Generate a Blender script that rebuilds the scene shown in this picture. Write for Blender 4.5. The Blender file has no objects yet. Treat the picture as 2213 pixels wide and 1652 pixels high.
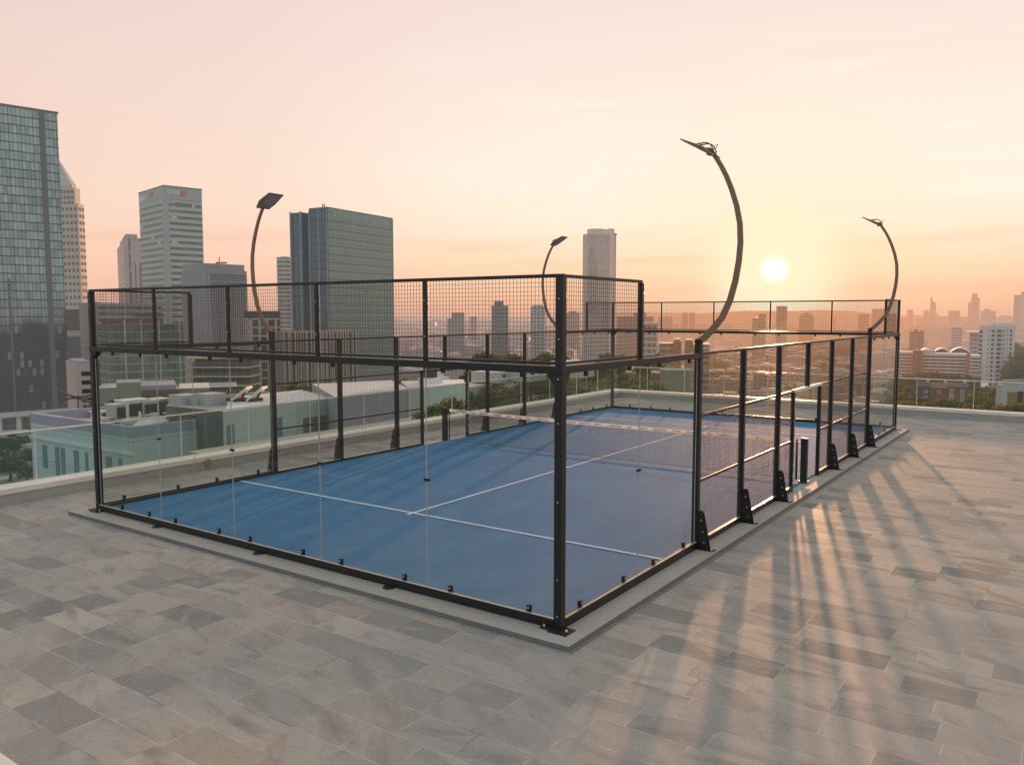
import bpy, math, random
from mathutils import Vector
R = math.radians
rnd = random.Random(7)
scene = bpy.context.scene
col = scene.collection

# ------------------------------------------------------------------ camera and measuring helpers
F, CX, CY, CZ = 1767.1, 4.8257, -7.8254, 3.5774          # focal length in units of a 2212-wide picture
YAW, PITCH = R(-35.069), R(-4.7653)
CAM = Vector((CX, CY, CZ))
FW = Vector((math.sin(YAW) * math.cos(PITCH), math.cos(YAW) * math.cos(PITCH), math.sin(PITCH)))
RT = Vector((math.cos(YAW), -math.sin(YAW), 0))
UP = RT.cross(FW)
FH = Vector((math.sin(YAW), math.cos(YAW), 0))
SUN_AZ, SUN_EL = R(-17.41), R(2.95)
SUN = Vector((math.sin(SUN_AZ) * math.cos(SUN_EL), math.cos(SUN_AZ) * math.cos(SUN_EL), math.sin(SUN_EL)))
GZ = -60.0                                                # street level


def ray(x, y):
    return FW + RT * ((x - 1106) / F) - UP * ((y - 826) / F)


def at(x, y, D):                                          # the point D metres away from the court's viewer
    d = ray(x, y)
    return CAM + d * (D / d.dot(FH))


def onz(x, y, z):
    d = ray(x, y)
    return CAM + d * ((z - CZ) / d.z)


def zat(y, D, x=1106):
    return at(x, y, D).z


# ------------------------------------------------------------------ node helpers
def lin(r, g, b):
    f = lambda c: (c / 255) / 12.92 if c / 255 <= .04045 else ((c / 255 + .055) / 1.055) ** 2.4
    return (f(r), f(g), f(b), 1)


class NT:
    def __init__(s, tree):
        s.t = tree
        s.n = tree.nodes
        s.l = tree.links

    def new(s, kind, **kw):
        n = s.n.new(kind)
        for k, v in kw.items():
            setattr(n, k, v)
        return n

    def put(s, sock, v):
        if isinstance(v, bpy.types.NodeSocket):
            s.l.new(v, sock)
        elif v is not None:
            sock.default_value = v

    def math(s, op, a, b=None, c=None, clamp=False):
        n = s.new('ShaderNodeMath', operation=op, use_clamp=clamp)
        s.put(n.inputs[0], a)
        s.put(n.inputs[1], b)
        if c is not None:
            s.put(n.inputs[2], c)
        return n.outputs[0]

    def vmath(s, op, a, b=None, out=0):
        n = s.new('ShaderNodeVectorMath', operation=op)
        s.put(n.inputs[0], a)
        if b is not None:
            s.put(n.inputs[1], b)
        return n.outputs[out]

    def mix(s, f, a, b, mode='MIX'):
        n = s.new('ShaderNodeMix', data_type='RGBA', blend_type=mode)
        s.put(n.inputs['Factor'], f)
        s.put(n.inputs[6], a)
        s.put(n.inputs[7], b)
        return n.outputs[2]

    def ramp(s, f, stops, interp='LINEAR'):
        n = s.new('ShaderNodeValToRGB')
        n.color_ramp.interpolation = interp
        e = n.color_ramp.elements
        while len(e) < len(stops):
            e.new(.5)
        for x, (p, c) in zip(e, stops):
            x.position = p
            x.color = c
        s.put(n.inputs[0], f)
        return n.outputs[0]

    def smooth(s, v, a, b, lo=0., hi=1.):
        n = s.new('ShaderNodeMapRange', interpolation_type='SMOOTHSTEP')
        s.put(n.inputs[0], v)
        for i, x in zip((1, 2, 3, 4), (a, b, lo, hi)):
            s.put(n.inputs[i], x)
        return n.outputs[0]

    def noise(s, vec, scale=1., detail=3., rough=.5, dim='3D'):
        n = s.new('ShaderNodeTexNoise', noise_dimensions=dim)
        if vec is not None:
            s.put(n.inputs['Vector'], vec)
        n.inputs['Scale'].default_value = scale
        n.inputs['Detail'].default_value = detail
        n.inputs['Roughness'].default_value = rough
        return n.outputs['Fac']

    def white(s, vec):
        n = s.new('ShaderNodeTexWhiteNoise', noise_dimensions='3D')
        s.put(n.inputs['Vector'], vec)
        return n

    def xyz(s, v):
        n = s.new('ShaderNodeSeparateXYZ')
        s.put(n.inputs[0], v)
        return n.outputs

    def comb(s, x=0., y=0., z=0.):
        n = s.new('ShaderNodeCombineXYZ')
        for i, v in enumerate((x, y, z)):
            s.put(n.inputs[i], v)
        return n.outputs[0]

    def scale(s, v, sc):
        return s.vmath('MULTIPLY', v, sc)


# evening haze painted into surface shaders as emission: thicker the farther a surface stands from the terrace, warmer toward the sun
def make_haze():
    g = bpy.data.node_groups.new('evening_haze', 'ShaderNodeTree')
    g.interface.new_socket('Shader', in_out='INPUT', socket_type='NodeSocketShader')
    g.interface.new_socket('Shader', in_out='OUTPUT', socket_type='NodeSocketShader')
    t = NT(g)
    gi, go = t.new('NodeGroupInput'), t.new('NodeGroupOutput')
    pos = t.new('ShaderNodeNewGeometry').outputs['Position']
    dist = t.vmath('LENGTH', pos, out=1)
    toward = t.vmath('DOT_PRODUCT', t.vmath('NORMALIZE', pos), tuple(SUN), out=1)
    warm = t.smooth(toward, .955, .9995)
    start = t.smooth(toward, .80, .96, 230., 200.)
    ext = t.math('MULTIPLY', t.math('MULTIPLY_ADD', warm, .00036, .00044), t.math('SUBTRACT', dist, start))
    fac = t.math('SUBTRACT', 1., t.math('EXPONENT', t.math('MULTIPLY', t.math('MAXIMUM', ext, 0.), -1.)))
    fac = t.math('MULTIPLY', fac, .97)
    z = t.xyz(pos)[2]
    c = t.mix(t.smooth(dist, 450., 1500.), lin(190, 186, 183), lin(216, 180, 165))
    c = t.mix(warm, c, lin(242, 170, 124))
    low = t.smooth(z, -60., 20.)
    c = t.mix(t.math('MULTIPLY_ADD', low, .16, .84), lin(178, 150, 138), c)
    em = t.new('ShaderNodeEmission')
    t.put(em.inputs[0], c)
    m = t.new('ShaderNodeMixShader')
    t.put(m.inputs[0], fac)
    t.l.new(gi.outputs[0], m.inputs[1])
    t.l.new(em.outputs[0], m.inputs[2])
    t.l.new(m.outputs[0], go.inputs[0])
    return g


HAZE = make_haze()


class Mat(NT):
    def __init__(s, name, haze=False):
        s.m = bpy.data.materials.new(name)
        s.m.use_nodes = True
        super().__init__(s.m.node_tree)
        s.n.clear()
        s.haze = haze

    def principled(s, color, rough=.6, metal=0., spec=.5, normal=None):
        b = s.new('ShaderNodeBsdfPrincipled')
        s.put(b.inputs['Base Color'], color)
        s.put(b.inputs['Roughness'], rough)
        s.put(b.inputs['Metallic'], metal)
        s.put(b.inputs['Specular IOR Level'], spec)
        if normal is not None:
            s.put(b.inputs['Normal'], normal)
        return b.outputs[0]

    def bump(s, h, strength=.3, dist=.02):
        n = s.new('ShaderNodeBump')
        n.inputs['Strength'].default_value = strength
        n.inputs['Distance'].default_value = dist
        s.put(n.inputs['Height'], h)
        return n.outputs[0]

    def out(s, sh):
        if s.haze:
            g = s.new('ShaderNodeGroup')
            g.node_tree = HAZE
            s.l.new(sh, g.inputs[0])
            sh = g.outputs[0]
        o = s.new('ShaderNodeOutputMaterial')
        s.l.new(sh, o.inputs[0])
        return s.m

    def pos(s):
        return s.new('ShaderNodeNewGeometry').outputs['Position']

    def objco(s):
        return s.new('ShaderNodeTexCoord').outputs['Object']

    def uv(s):
        return s.new('ShaderNodeTexCoord').outputs['UV']


def rgb(r, g, b):
    return (r, g, b, 1)


def plain(name, c, rough=.6, metal=0., haze=False, vary=.12, scale=3., spec=.5, bump=0.):
    m = Mat(name, haze)
    n = m.noise(m.objco(), scale, 4.)
    n2 = m.noise(m.objco(), scale * 9, 3.)
    f = m.math('ADD', m.math('MULTIPLY', n, .7), m.math('MULTIPLY', n2, .3))
    k = m.ramp(f, [(.25, rgb(*[x * (1 - vary) for x in c])), (.75, rgb(*[min(1, x * (1 + vary)) for x in c]))])
    nm = m.bump(n2, bump, .01) if bump else None
    rr = m.math('MULTIPLY_ADD', n, .2, rough - .1)
    return m.out(m.principled(k, rr, metal, spec, nm))


M = {}
M['black'] = plain('black_powder_coat', (.011, .010, .010), .42, vary=.25, scale=14)
M['black2'] = plain('black_steel_plate', (.012, .011, .011), .5, vary=.2, scale=20)
M['lamp'] = plain('bronze_lamp_paint', (.26, .15, .09), .5, vary=.15, scale=8)
M['lampglass'] = plain('lamp_lens', (.38, .34, .315), .65, vary=.1)
M['wire'] = plain('fence_wire', (.13, .092, .068), .6, metal=.1, vary=.2, scale=30)
M['bolt'] = plain('zinc_bolt', (.75, .72, .68), .3, metal=.3)
M['alu'] = plain('anodised_channel', (.55, .48, .42), .35, metal=.3, scale=12)
M['pale'] = plain('pale_wrap', (.72, .64, .56), .5, scale=20, bump=.4)
M['net'] = plain('net_cord', (.02, .02, .022), .8)
M['band'] = plain('net_band', (.88, .86, .84), .7, scale=15)
M['mark'] = plain('print_dark', (.03, .03, .035), .7)
M['markw'] = plain('print_white', (.7, .7, .7), .7)
M['brass'] = plain('brass', (.55, .36, .13), .3, metal=.8)
M['line'] = plain('line_paint', (.80, .80, .80), .7, scale=10)
M['kerb'] = plain('kerb_render', (.42, .39, .365), .75, vary=.1, scale=1.2, bump=.08)
M['coping'] = plain('coping_stone', (.80, .74, .67), .6, vary=.07, scale=2.)
M['rail'] = plain('rail_steel', (.86, .78, .68), .35, metal=.1)
M['slab'] = plain('slab_concrete', (.39, .365, .335), .7, vary=.13, scale=1.1, bump=.1)
M['slabedge'] = plain('slab_edge', (.18, .18, .18), .6, vary=.15)


def glass_mat(name, tint, refl=1., rough=.0, film=0., filmc=(.8, .8, .8)):
    m = Mat(name)
    tr = m.new('ShaderNodeBsdfTransparent')
    tr.inputs[0].default_value = rgb(*tint)
    gl = m.new('ShaderNodeBsdfGlossy')
    gl.inputs['Roughness'].default_value = rough
    ge = m.new('ShaderNodeNewGeometry')
    cosv = m.math('ABSOLUTE', m.vmath('DOT_PRODUCT', ge.outputs['Normal'], ge.outputs['Incoming'], out=1))
    fres = m.math('MULTIPLY_ADD', m.math('POWER', m.math('SUBTRACT', 1., cosv, clamp=True), 5.), .96, .04)
    mx = m.new('ShaderNodeMixShader')
    m.put(mx.inputs[0], m.math('MULTIPLY', fres, refl))
    m.l.new(tr.outputs[0], mx.inputs[1])
    m.l.new(gl.outputs[0], mx.inputs[2])
    sh = mx.outputs[0]
    if film:
        df = m.new('ShaderNodeBsdfDiffuse')
        df.inputs[0].default_value = rgb(*filmc)
        oc = m.objco()
        n = m.math('MULTIPLY', m.noise(oc, 1.1, 5., .65), m.math('MULTIPLY_ADD', m.noise(m.scale(oc, (9., 9., 1.2)), 1., 4., .7), 1.4, .3))
        m2 = m.new('ShaderNodeMixShader')
        m.put(m2.inputs[0], m.math('MULTIPLY', n, film * 2))
        m.l.new(sh, m2.inputs[1])
        m.l.new(df.outputs[0], m2.inputs[2])
        sh = m2.outputs[0]
    return m.out(sh)


M['glass'] = glass_mat('court_glass', (.962, .970, .952), .42, film=.007, filmc=(.75, .68, .55))
M['glassedge'] = plain('glass_edge', (.50, .50, .46), .3)
M['pglass'] = glass_mat('parapet_glass', (.875, .945, .93), .45, film=.026, filmc=(.60, .76, .74))


M['pclear'] = glass_mat('parapet_clear_glass', (.92, .94, .91), .5, film=.02, filmc=(.70, .62, .50))


def terrace_mat():
    m = Mat('stone_paving')
    p = m.xyz(m.pos())
    th = .43
    row = m.math('FLOOR', m.math('DIVIDE', m.math('ADD', p[1], .18), th))
    fy = m.math('FRACT', m.math('DIVIDE', m.math('ADD', p[1], .18), th))
    rr = m.white(m.comb(row, 3.7, 0.)).outputs['Value']
    sh = m.math('ADD', p[0], m.math('MULTIPLY', rr, 5.))
    wob = m.math('MULTIPLY', m.math('SINE', m.math('MULTIPLY_ADD', p[0], 2.1, m.math('MULTIPLY', rr, 40.))), .13)
    tx = m.math('DIVIDE', m.math('ADD', sh, wob), .72)
    cx = m.math('FLOOR', tx)
    fx = m.math('FRACT', tx)
    wn = m.white(m.comb(cx, row, 1.))
    v, v2 = wn.outputs['Value'], m.white(m.comb(cx, row, 9.)).outputs['Value']
    base = m.ramp(v, [(0., lin(122, 124, 122)), (.16, lin(148, 146, 141)), (.35, lin(168, 161, 152)), (.55, lin(177, 168, 157)),
                      (.75, lin(175, 167, 157)), (.9, lin(187, 178, 166)), (1., lin(168, 157, 142))])
    # cloudy streaks inside each slab, running their own way
    ang = m.math('MULTIPLY_ADD', v2, 1.2, -.3)
    ca, sa = m.math('COSINE', ang), m.math('SINE', ang)
    ux = m.math('SUBTRACT', m.math('MULTIPLY', p[0], ca), m.math('MULTIPLY', p[1], sa))
    uy = m.math('ADD', m.math('MULTIPLY', p[0], sa), m.math('MULTIPLY', p[1], ca))
    off = m.math('MULTIPLY', v, 37.)
    st = m.noise(m.comb(m.math('MULTIPLY_ADD', ux, 1.1, off), m.math('MULTIPLY', uy, 4.2), off), 1., 4., .55)
    base = m.mix(m.smooth(st, .46, .74), base, m.mix(v2, lin(130, 128, 123), lin(158, 141, 126)))
    st2 = m.noise(m.comb(m.math('MULTIPLY', ux, 1.3), m.math('MULTIPLY_ADD', uy, 3.2, off), off), 1., 4., .6)
    base = m.mix(m.math('MULTIPLY', m.smooth(st2, .50, .72), .42), base, lin(198, 190, 180))
    big = m.noise(m.pos(), .28, 2.)
    base = m.mix(m.smooth(big, .35, .65, 0., .5), base, lin(147, 149, 149))
    fine = m.noise(m.pos(), 60., 3., .7)
    base = m.mix(m.math('MULTIPLY_ADD', fine, .16, -.03, clamp=True), base, lin(96, 94, 90))
    sp = m.noise(m.pos(), 16., 4., .7)
    base = m.mix(m.smooth(sp, .50, .78, 0., .34), base, lin(126, 121, 114))
    base = m.mix(m.smooth(m.noise(m.pos(), 23., 4., .7), .52, .8, 0., .4), base, lin(205, 196, 184))
    gx = m.math('MULTIPLY', m.math('MINIMUM', fx, m.math('SUBTRACT', 1., fx)), .72)
    gy = m.math('MULTIPLY', m.math('MINIMUM', fy, m.math('SUBTRACT', 1., fy)), th)
    d = m.math('MINIMUM', gx, gy)
    joint = m.smooth(d, .0028, .0075, 1., 0.)
    jn = m.noise(m.pos(), 1.3, 2.)
    jc = m.ramp(jn, [(.40, lin(84, 82, 80)), (.50, lin(206, 199, 190))])
    base = m.mix(m.math('MULTIPLY', joint, m.smooth(m.noise(m.pos(), 3.1, 2.), .34, .62, .10, .6)), base, jc)
    h = m.math('ADD', m.math('MULTIPLY', m.smooth(d, 0., .008), 1.), m.math('MULTIPLY', m.noise(m.pos(), 25., 4.), .25))
    tilt = m.math('ADD', m.math('MULTIPLY', m.math('SUBTRACT', fx, .5), m.math('SUBTRACT', v2, .5)), m.math('MULTIPLY', m.math('SUBTRACT', fy, .5), m.math('SUBTRACT', v, .5)))
    h = m.math('MULTIPLY_ADD', tilt, .35, h)
    rough = m.math('MULTIPLY_ADD', st, .25, .55)
    return m.out(m.principled(base, rough, 0., .22, m.bump(h, .08, .004)))


M['paving'] = terrace_mat()


def turf_mat():
    m = Mat('blue_turf')
    n = m.noise(m.scale(m.pos(), (1., .45, 1.)), 1.1, 5., .6)
    n3 = m.noise(m.scale(m.pos(), (1., 2.6, 1.)), 2.4, 4., .6)
    n2 = m.noise(m.pos(), 160., 2., .8)
    c = m.ramp(n, [(.30, rgb(.012, .135, .325)), (.52, rgb(.020, .17, .36)), (.72, rgb(.050, .21, .37))])
    c = m.mix(m.smooth(n3, .50, .75, 0., .38), c, rgb(.085, .24, .38))
    sp = m.noise(m.pos(), 34., 3., .7)
    c = m.mix(m.smooth(sp, .5, .8, 0., .5), c, rgb(.10, .25, .40))
    c = m.mix(m.smooth(m.noise(m.pos(), 21., 3., .7), .55, .8, 0., .5), c, rgb(.006, .10, .28))
    c = m.mix(m.math('MULTIPLY', n2, .3), c, rgb(.09, .22, .42))
    return m.out(m.principled(c, .85, 0., .25, m.bump(n2, .5, .008)))


M['turf'] = turf_mat()


def facade_mat(name, bay, floor, c1, c2, frame, mw=.1, sw=.15, rough=.18, metal=.45, lit=0., vband=None, off=0., blind=.0, low=None):
    """curtain walling: panes bay by floor metres, each of its own shade, between frame lines (mw, sw as shares of the pane)"""
    m = Mat(name, True)
    u = m.xyz(m.uv())
    tx, ty = m.math('DIVIDE', u[0], bay), m.math('DIVIDE', m.math('ADD', u[1], off), floor)
    fx, fy = m.math('FRACT', tx), m.math('FRACT', ty)
    cell = m.comb(m.math('FLOOR', tx), m.math('FLOOR', ty), 2.)
    w = m.white(cell)
    rowv = m.white(m.comb(0., m.math('FLOOR', ty), 5.)).outputs['Value']
    patch = m.noise(m.comb(m.math('MULTIPLY', u[0], .05), m.math('MULTIPLY', u[1], .022), 0.), 1., 3.)
    f = m.math('ADD', m.math('MULTIPLY', w.outputs['Value'], .5), m.math('ADD', m.math('MULTIPLY', patch, .5), m.math('MULTIPLY', rowv, .12)))
    c = m.ramp(f, [(.2, rgb(*c1)), (.9, rgb(*c2))])
    w2 = m.white(m.comb(m.math('FLOOR', tx), m.math('FLOOR', ty), 8.)).outputs['Value']
    if low:      # reflections of neighbouring buildings painted in: lower storeys darkened, ragged upper edge
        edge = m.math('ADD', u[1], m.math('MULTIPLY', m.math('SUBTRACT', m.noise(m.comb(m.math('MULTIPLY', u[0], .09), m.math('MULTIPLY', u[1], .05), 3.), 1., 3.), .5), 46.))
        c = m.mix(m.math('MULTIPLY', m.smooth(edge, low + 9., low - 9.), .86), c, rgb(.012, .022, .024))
    if blind:
        c = m.mix(m.math('MULTIPLY', m.math('LESS_THAN', w2, blind), .6), c, rgb(.42, .46, .42))
    fm = m.math('MAXIMUM', m.math('LESS_THAN', fx, mw), m.math('LESS_THAN', fy, sw))
    c = m.mix(fm, c, rgb(*frame))
    if vband:
        vb = m.math('LESS_THAN', m.math('FRACT', m.math('DIVIDE', u[0], vband[0])), vband[1])
        c = m.mix(vb, c, rgb(*vband[2]))
    rg = m.math('MULTIPLY_ADD', fm, .45, rough)
    me = m.math('MULTIPLY', m.math('SUBTRACT', 1., fm), metal)
    h = m.math('MULTIPLY', fm, 1.)
    b = m.principled(c, rg, me, .5, m.bump(h, .5, .15))
    if lit:
        e = m.math('MULTIPLY', m.math('LESS_THAN', w2, lit), m.math('SUBTRACT', 1., fm))
        bs = [n for n in m.n if n.type == 'BSDF_PRINCIPLED'][0]
        m.put(bs.inputs['Emission Color'], lin(255, 205, 140))
        m.put(bs.inputs['Emission Strength'], m.math('MULTIPLY', e, .22))
    return m.out(b)


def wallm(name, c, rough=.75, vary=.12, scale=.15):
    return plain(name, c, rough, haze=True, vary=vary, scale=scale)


# ------------------------------------------------------------------ mesh helpers
class MB:
    def __init__(s):
        s.v, s.f, s.uv, s.mi, s.sm = [], [], [], [], []

    def face(s, pts, uv=None, mi=0, smooth=False):
        b = len(s.v)
        s.v += [tuple(p) for p in pts]
        s.f.append(tuple(range(b, b + len(pts))))
        s.uv.append(uv or [(0, 0)] * len(pts))
        s.mi.append(mi)
        s.sm.append(smooth)

    def prism(s, poly, z0, z1, mi=0, top=None, bottom=True, u0=0.):
        """poly counter-clockwise seen from above; z1 may be a list (a sloping top)"""
        n = len(poly)
        zt = z1 if isinstance(z1, (list, tuple)) else [z1] * n
        A = sum(poly[i][0] * poly[(i + 1) % n][1] - poly[(i + 1) % n][0] * poly[i][1] for i in range(n))
        if A < 0:
            poly, zt = poly[::-1], list(zt)[::-1]
        b = len(s.v)
        s.v += [(p[0], p[1], z0) for p in poly] + [(p[0], p[1], z) for p, z in zip(poly, zt)]
        u = u0
        for i in range(n):
            j = (i + 1) % n
            L = math.hypot(poly[j][0] - poly[i][0], poly[j][1] - poly[i][1])
            s.f.append((b + i, b + j, b + n + j, b + n + i))
            s.uv.append([(u, 0), (u + L, 0), (u + L, zt[j] - z0), (u, zt[i] - z0)])
            s.mi.append(mi)
            s.sm.append(False)
            u += L
        s.f.append(tuple(b + n + i for i in range(n)))
        s.uv.append([(0, 0)] * n)
        s.mi.append(mi if top is None else top)
        s.sm.append(False)
        if bottom:
            s.f.append(tuple(b + i for i in range(n))[::-1])
            s.uv.append([(0, 0)] * n)
            s.mi.append(mi)
            s.sm.append(False)

    def box(s, a, b, mi=0, top=None):
        x0, x1 = sorted((a[0], b[0]))
        y0, y1 = sorted((a[1], b[1]))
        z0, z1 = sorted((a[2], b[2]))
        s.prism([(x0, y0), (x1, y0), (x1, y1), (x0, y1)], z0, z1, mi, top)

    def bar(s, p, q, w, h, mi=0, up=(0, 0, 1)):
        """a rectangular bar from p to q, w wide and h high"""
        p, q = Vector(p), Vector(q)
        d = (q - p).normalized()
        r = d.cross(Vector(up))
        r = r.normalized() if r.length > 1e-6 else Vector((1, 0, 0))
        u = r.cross(d)
        b = len(s.v)
        L = (q - p).length
        for c in (p, q):
            for a, e in ((-1, -1), (1, -1), (1, 1), (-1, 1)):
                s.v.append(tuple(c + r * (a * w / 2) + u * (e * h / 2)))
        for i in range(4):
            j = (i + 1) % 4
            s.f.append((b + i, b + j, b + 4 + j, b + 4 + i))
            s.uv.append([(0, 0), (w, 0), (w, L), (0, L)])
            s.mi.append(mi)
            s.sm.append(False)
        for fc in ((b + 3, b + 2, b + 1, b), (b + 4, b + 5, b + 6, b + 7)):
            s.f.append(fc)
            s.uv.append([(0, 0)] * 4)
            s.mi.append(mi)
            s.sm.append(False)

    def tube(s, pts, rad, n=8, mi=0, cap=True, flat=1.):
        pts = [Vector(p) for p in pts]
        rad = rad if isinstance(rad, (list, tuple)) else [rad] * len(pts)
        b = len(s.v)
        prev = None
        for i, p in enumerate(pts):
            d = (pts[min(i + 1, len(pts) - 1)] - pts[max(i - 1, 0)]).normalized()
            r = d.cross(Vector((0, 1, 0)) if prev is None and abs(d.y) < .9 else (prev if prev is not None else Vector((1, 0, 0))))
            if r.length < 1e-6:
                r = d.orthogonal()
            r.normalize()
            u = r.cross(d)
            prev = u.copy() if prev is None else prev
            for k in range(n):
                a = 2 * math.pi * k / n + math.pi / n
                s.v.append(tuple(p + r * (math.cos(a) * rad[i]) + u * (math.sin(a) * rad[i] * flat)))
        for i in range(len(pts) - 1):
            for k in range(n):
                j = (k + 1) % n
                s.f.append((b + i * n + k, b + i * n + j, b + (i + 1) * n + j, b + (i + 1) * n + k))
                s.uv.append([(0, 0)] * 4)
                s.mi.append(mi)
                s.sm.append(n > 5)
        if cap:
            s.f.append(tuple(b + k for k in range(n))[::-1])
            s.f.append(tuple(b + (len(pts) - 1) * n + k for k in range(n)))
            for _ in range(2):
                s.uv.append([(0, 0)] * n)
                s.mi.append(mi)
                s.sm.append(False)

    def disc(s, c, nrm, r, h, mi=0, n=8):
        c, nrm = Vector(c), Vector(nrm).normalized()
        s.tube([c, c + nrm * h], r, n, mi)

    def build(s, name, mats, parent=None, bevel=0.):
        me = bpy.data.meshes.new(name)
        off = Vector((0, 0, 0))
        q = parent
        while q is not None:
            off += q.location
            q = q.parent
        me.from_pydata([(x - off.x, y - off.y, z - off.z) for x, y, z in s.v], [], s.f)
        uvl = me.uv_layers.new(name='UVMap')
        flat = [c for f in s.uv for p in f for c in p]
        uvl.data.foreach_set('uv', flat)
        me.polygons.foreach_set('material_index', s.mi)
        me.polygons.foreach_set('use_smooth', s.sm)
        for mm in (mats if isinstance(mats, (list, tuple)) else [mats]):
            me.materials.append(mm)
        me.update()
        o = bpy.data.objects.new(name, me)
        col.objects.link(o)
        o.parent = parent
        if bevel:
            b = o.modifiers.new('bevel', 'BEVEL')
            b.width = bevel
            b.segments = 2
            b.limit_method = 'ANGLE'
        return o


def tag(o, label=None, cat=None, group=None, kind=None):
    for k, v in (('label', label), ('category', cat), ('group', group), ('kind', kind)):
        if v:
            o[k] = v
    return o


def thing(name, loc, label, cat, group=None):
    o = bpy.data.objects.new(name, None)
    o.empty_display_size = .2
    col.objects.link(o)
    o.location = loc
    return tag(o, label, cat, group)


def copy_tree(o, parent=None):
    c = o.copy()
    col.objects.link(c)
    c.parent = parent
    for ch in list(o.children):
        copy_tree(ch, c)
    return c


def one(mb, name, mats, label, cat, group=None, kind=None, bevel=0.):
    """a thing that is a single mesh, its origin at its base"""
    xs, ys, zs = zip(*mb.v)
    c = Vector(((min(xs) + max(xs)) / 2, (min(ys) + max(ys)) / 2, min(zs)))
    mb.v = [(x - c.x, y - c.y, z - c.z) for x, y, z in mb.v]
    o = mb.build(name, mats, None, bevel)
    o.location = c
    return tag(o, label, cat, group, kind)


def struct(mb, name, mats):
    return tag(mb.build(name, mats), kind='structure')


# ------------------------------------------------------------------ terrace and court ground
ZT = -.10                                                  # paving level; court turf at 0
XP, YB = -12.2, 24.8                                     # inner faces of the two kerbs
m_ = MB()
m_.prism([(XP - .5, -40), (46, -40), (46, YB + .5), (XP - .5, YB + .5)], GZ, ZT)
struct(m_, 'terrace', M['paving'])
m_ = MB()
m_.prism([(-10.38, -.39), (.36, -.39), (.36, 20.40), (-10.38, 20.40)], ZT - .02, -.035, 1, top=0)
struct(m_, 'court_base', [M['slab'], M['slabedge']])
m_ = MB()
m_.prism([(.385, -.42), (.405, -.42), (.405, 20.3), (.385, 20.3)], ZT - .02, ZT + .006)
struct(m_, 'drain_line', M['slabedge'])
m_ = MB()
m_.prism([(-9.955, .045), (-.045, .045), (-.045, 19.955), (-9.955, 19.955)], -.04, 0.)
struct(m_, 'court_surface', M['turf'])
m_ = MB()
lw = .025
m_.box((-9.95, 3.05 - lw, .001), (-.05, 3.05 + lw, .004))
m_.box((-9.95, 16.95 - lw, .001), (-.05, 16.95 + lw, .004))
m_.box((-5 - lw, 2.9, .0015), (-5 + lw, 17.1, .0045))
struct(m_, 'court_lines', M['line'])
m_ = MB()
m_.box((-11.8, -5.25, ZT - .01), (8, -4.915, ZT + .03))
one(m_, 'white_kerb', M['coping'], 'white kerb strip on the paving at the lower corner of the terrace', 'kerb', bevel=.006)

# ------------------------------------------------------------------ court enclosure
POST = .09


def wire_panel(y0, y1, z0, z1, place, parent, step=.05, r=.0028):
    """square welded mesh between two positions along a side; place(t, z) gives the point"""
    mb = MB()
    n = max(1, round((y1 - y0) / step))
    for i in range(1, n):
        t = y0 + (y1 - y0) * i / n
        mb.tube([place(t, z0, .003), place(t, z1, .003)], r, 4, cap=False)
    k = max(1, round((z1 - z0) / step))
    for i in range(1, k):
        z = z0 + (z1 - z0) * i / k
        mb.tube([place(y0, z, -.003), place(y1, z, -.003)], r, 4, cap=False)
    return mb.build('mesh_panel', M['wire'], parent)


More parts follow.
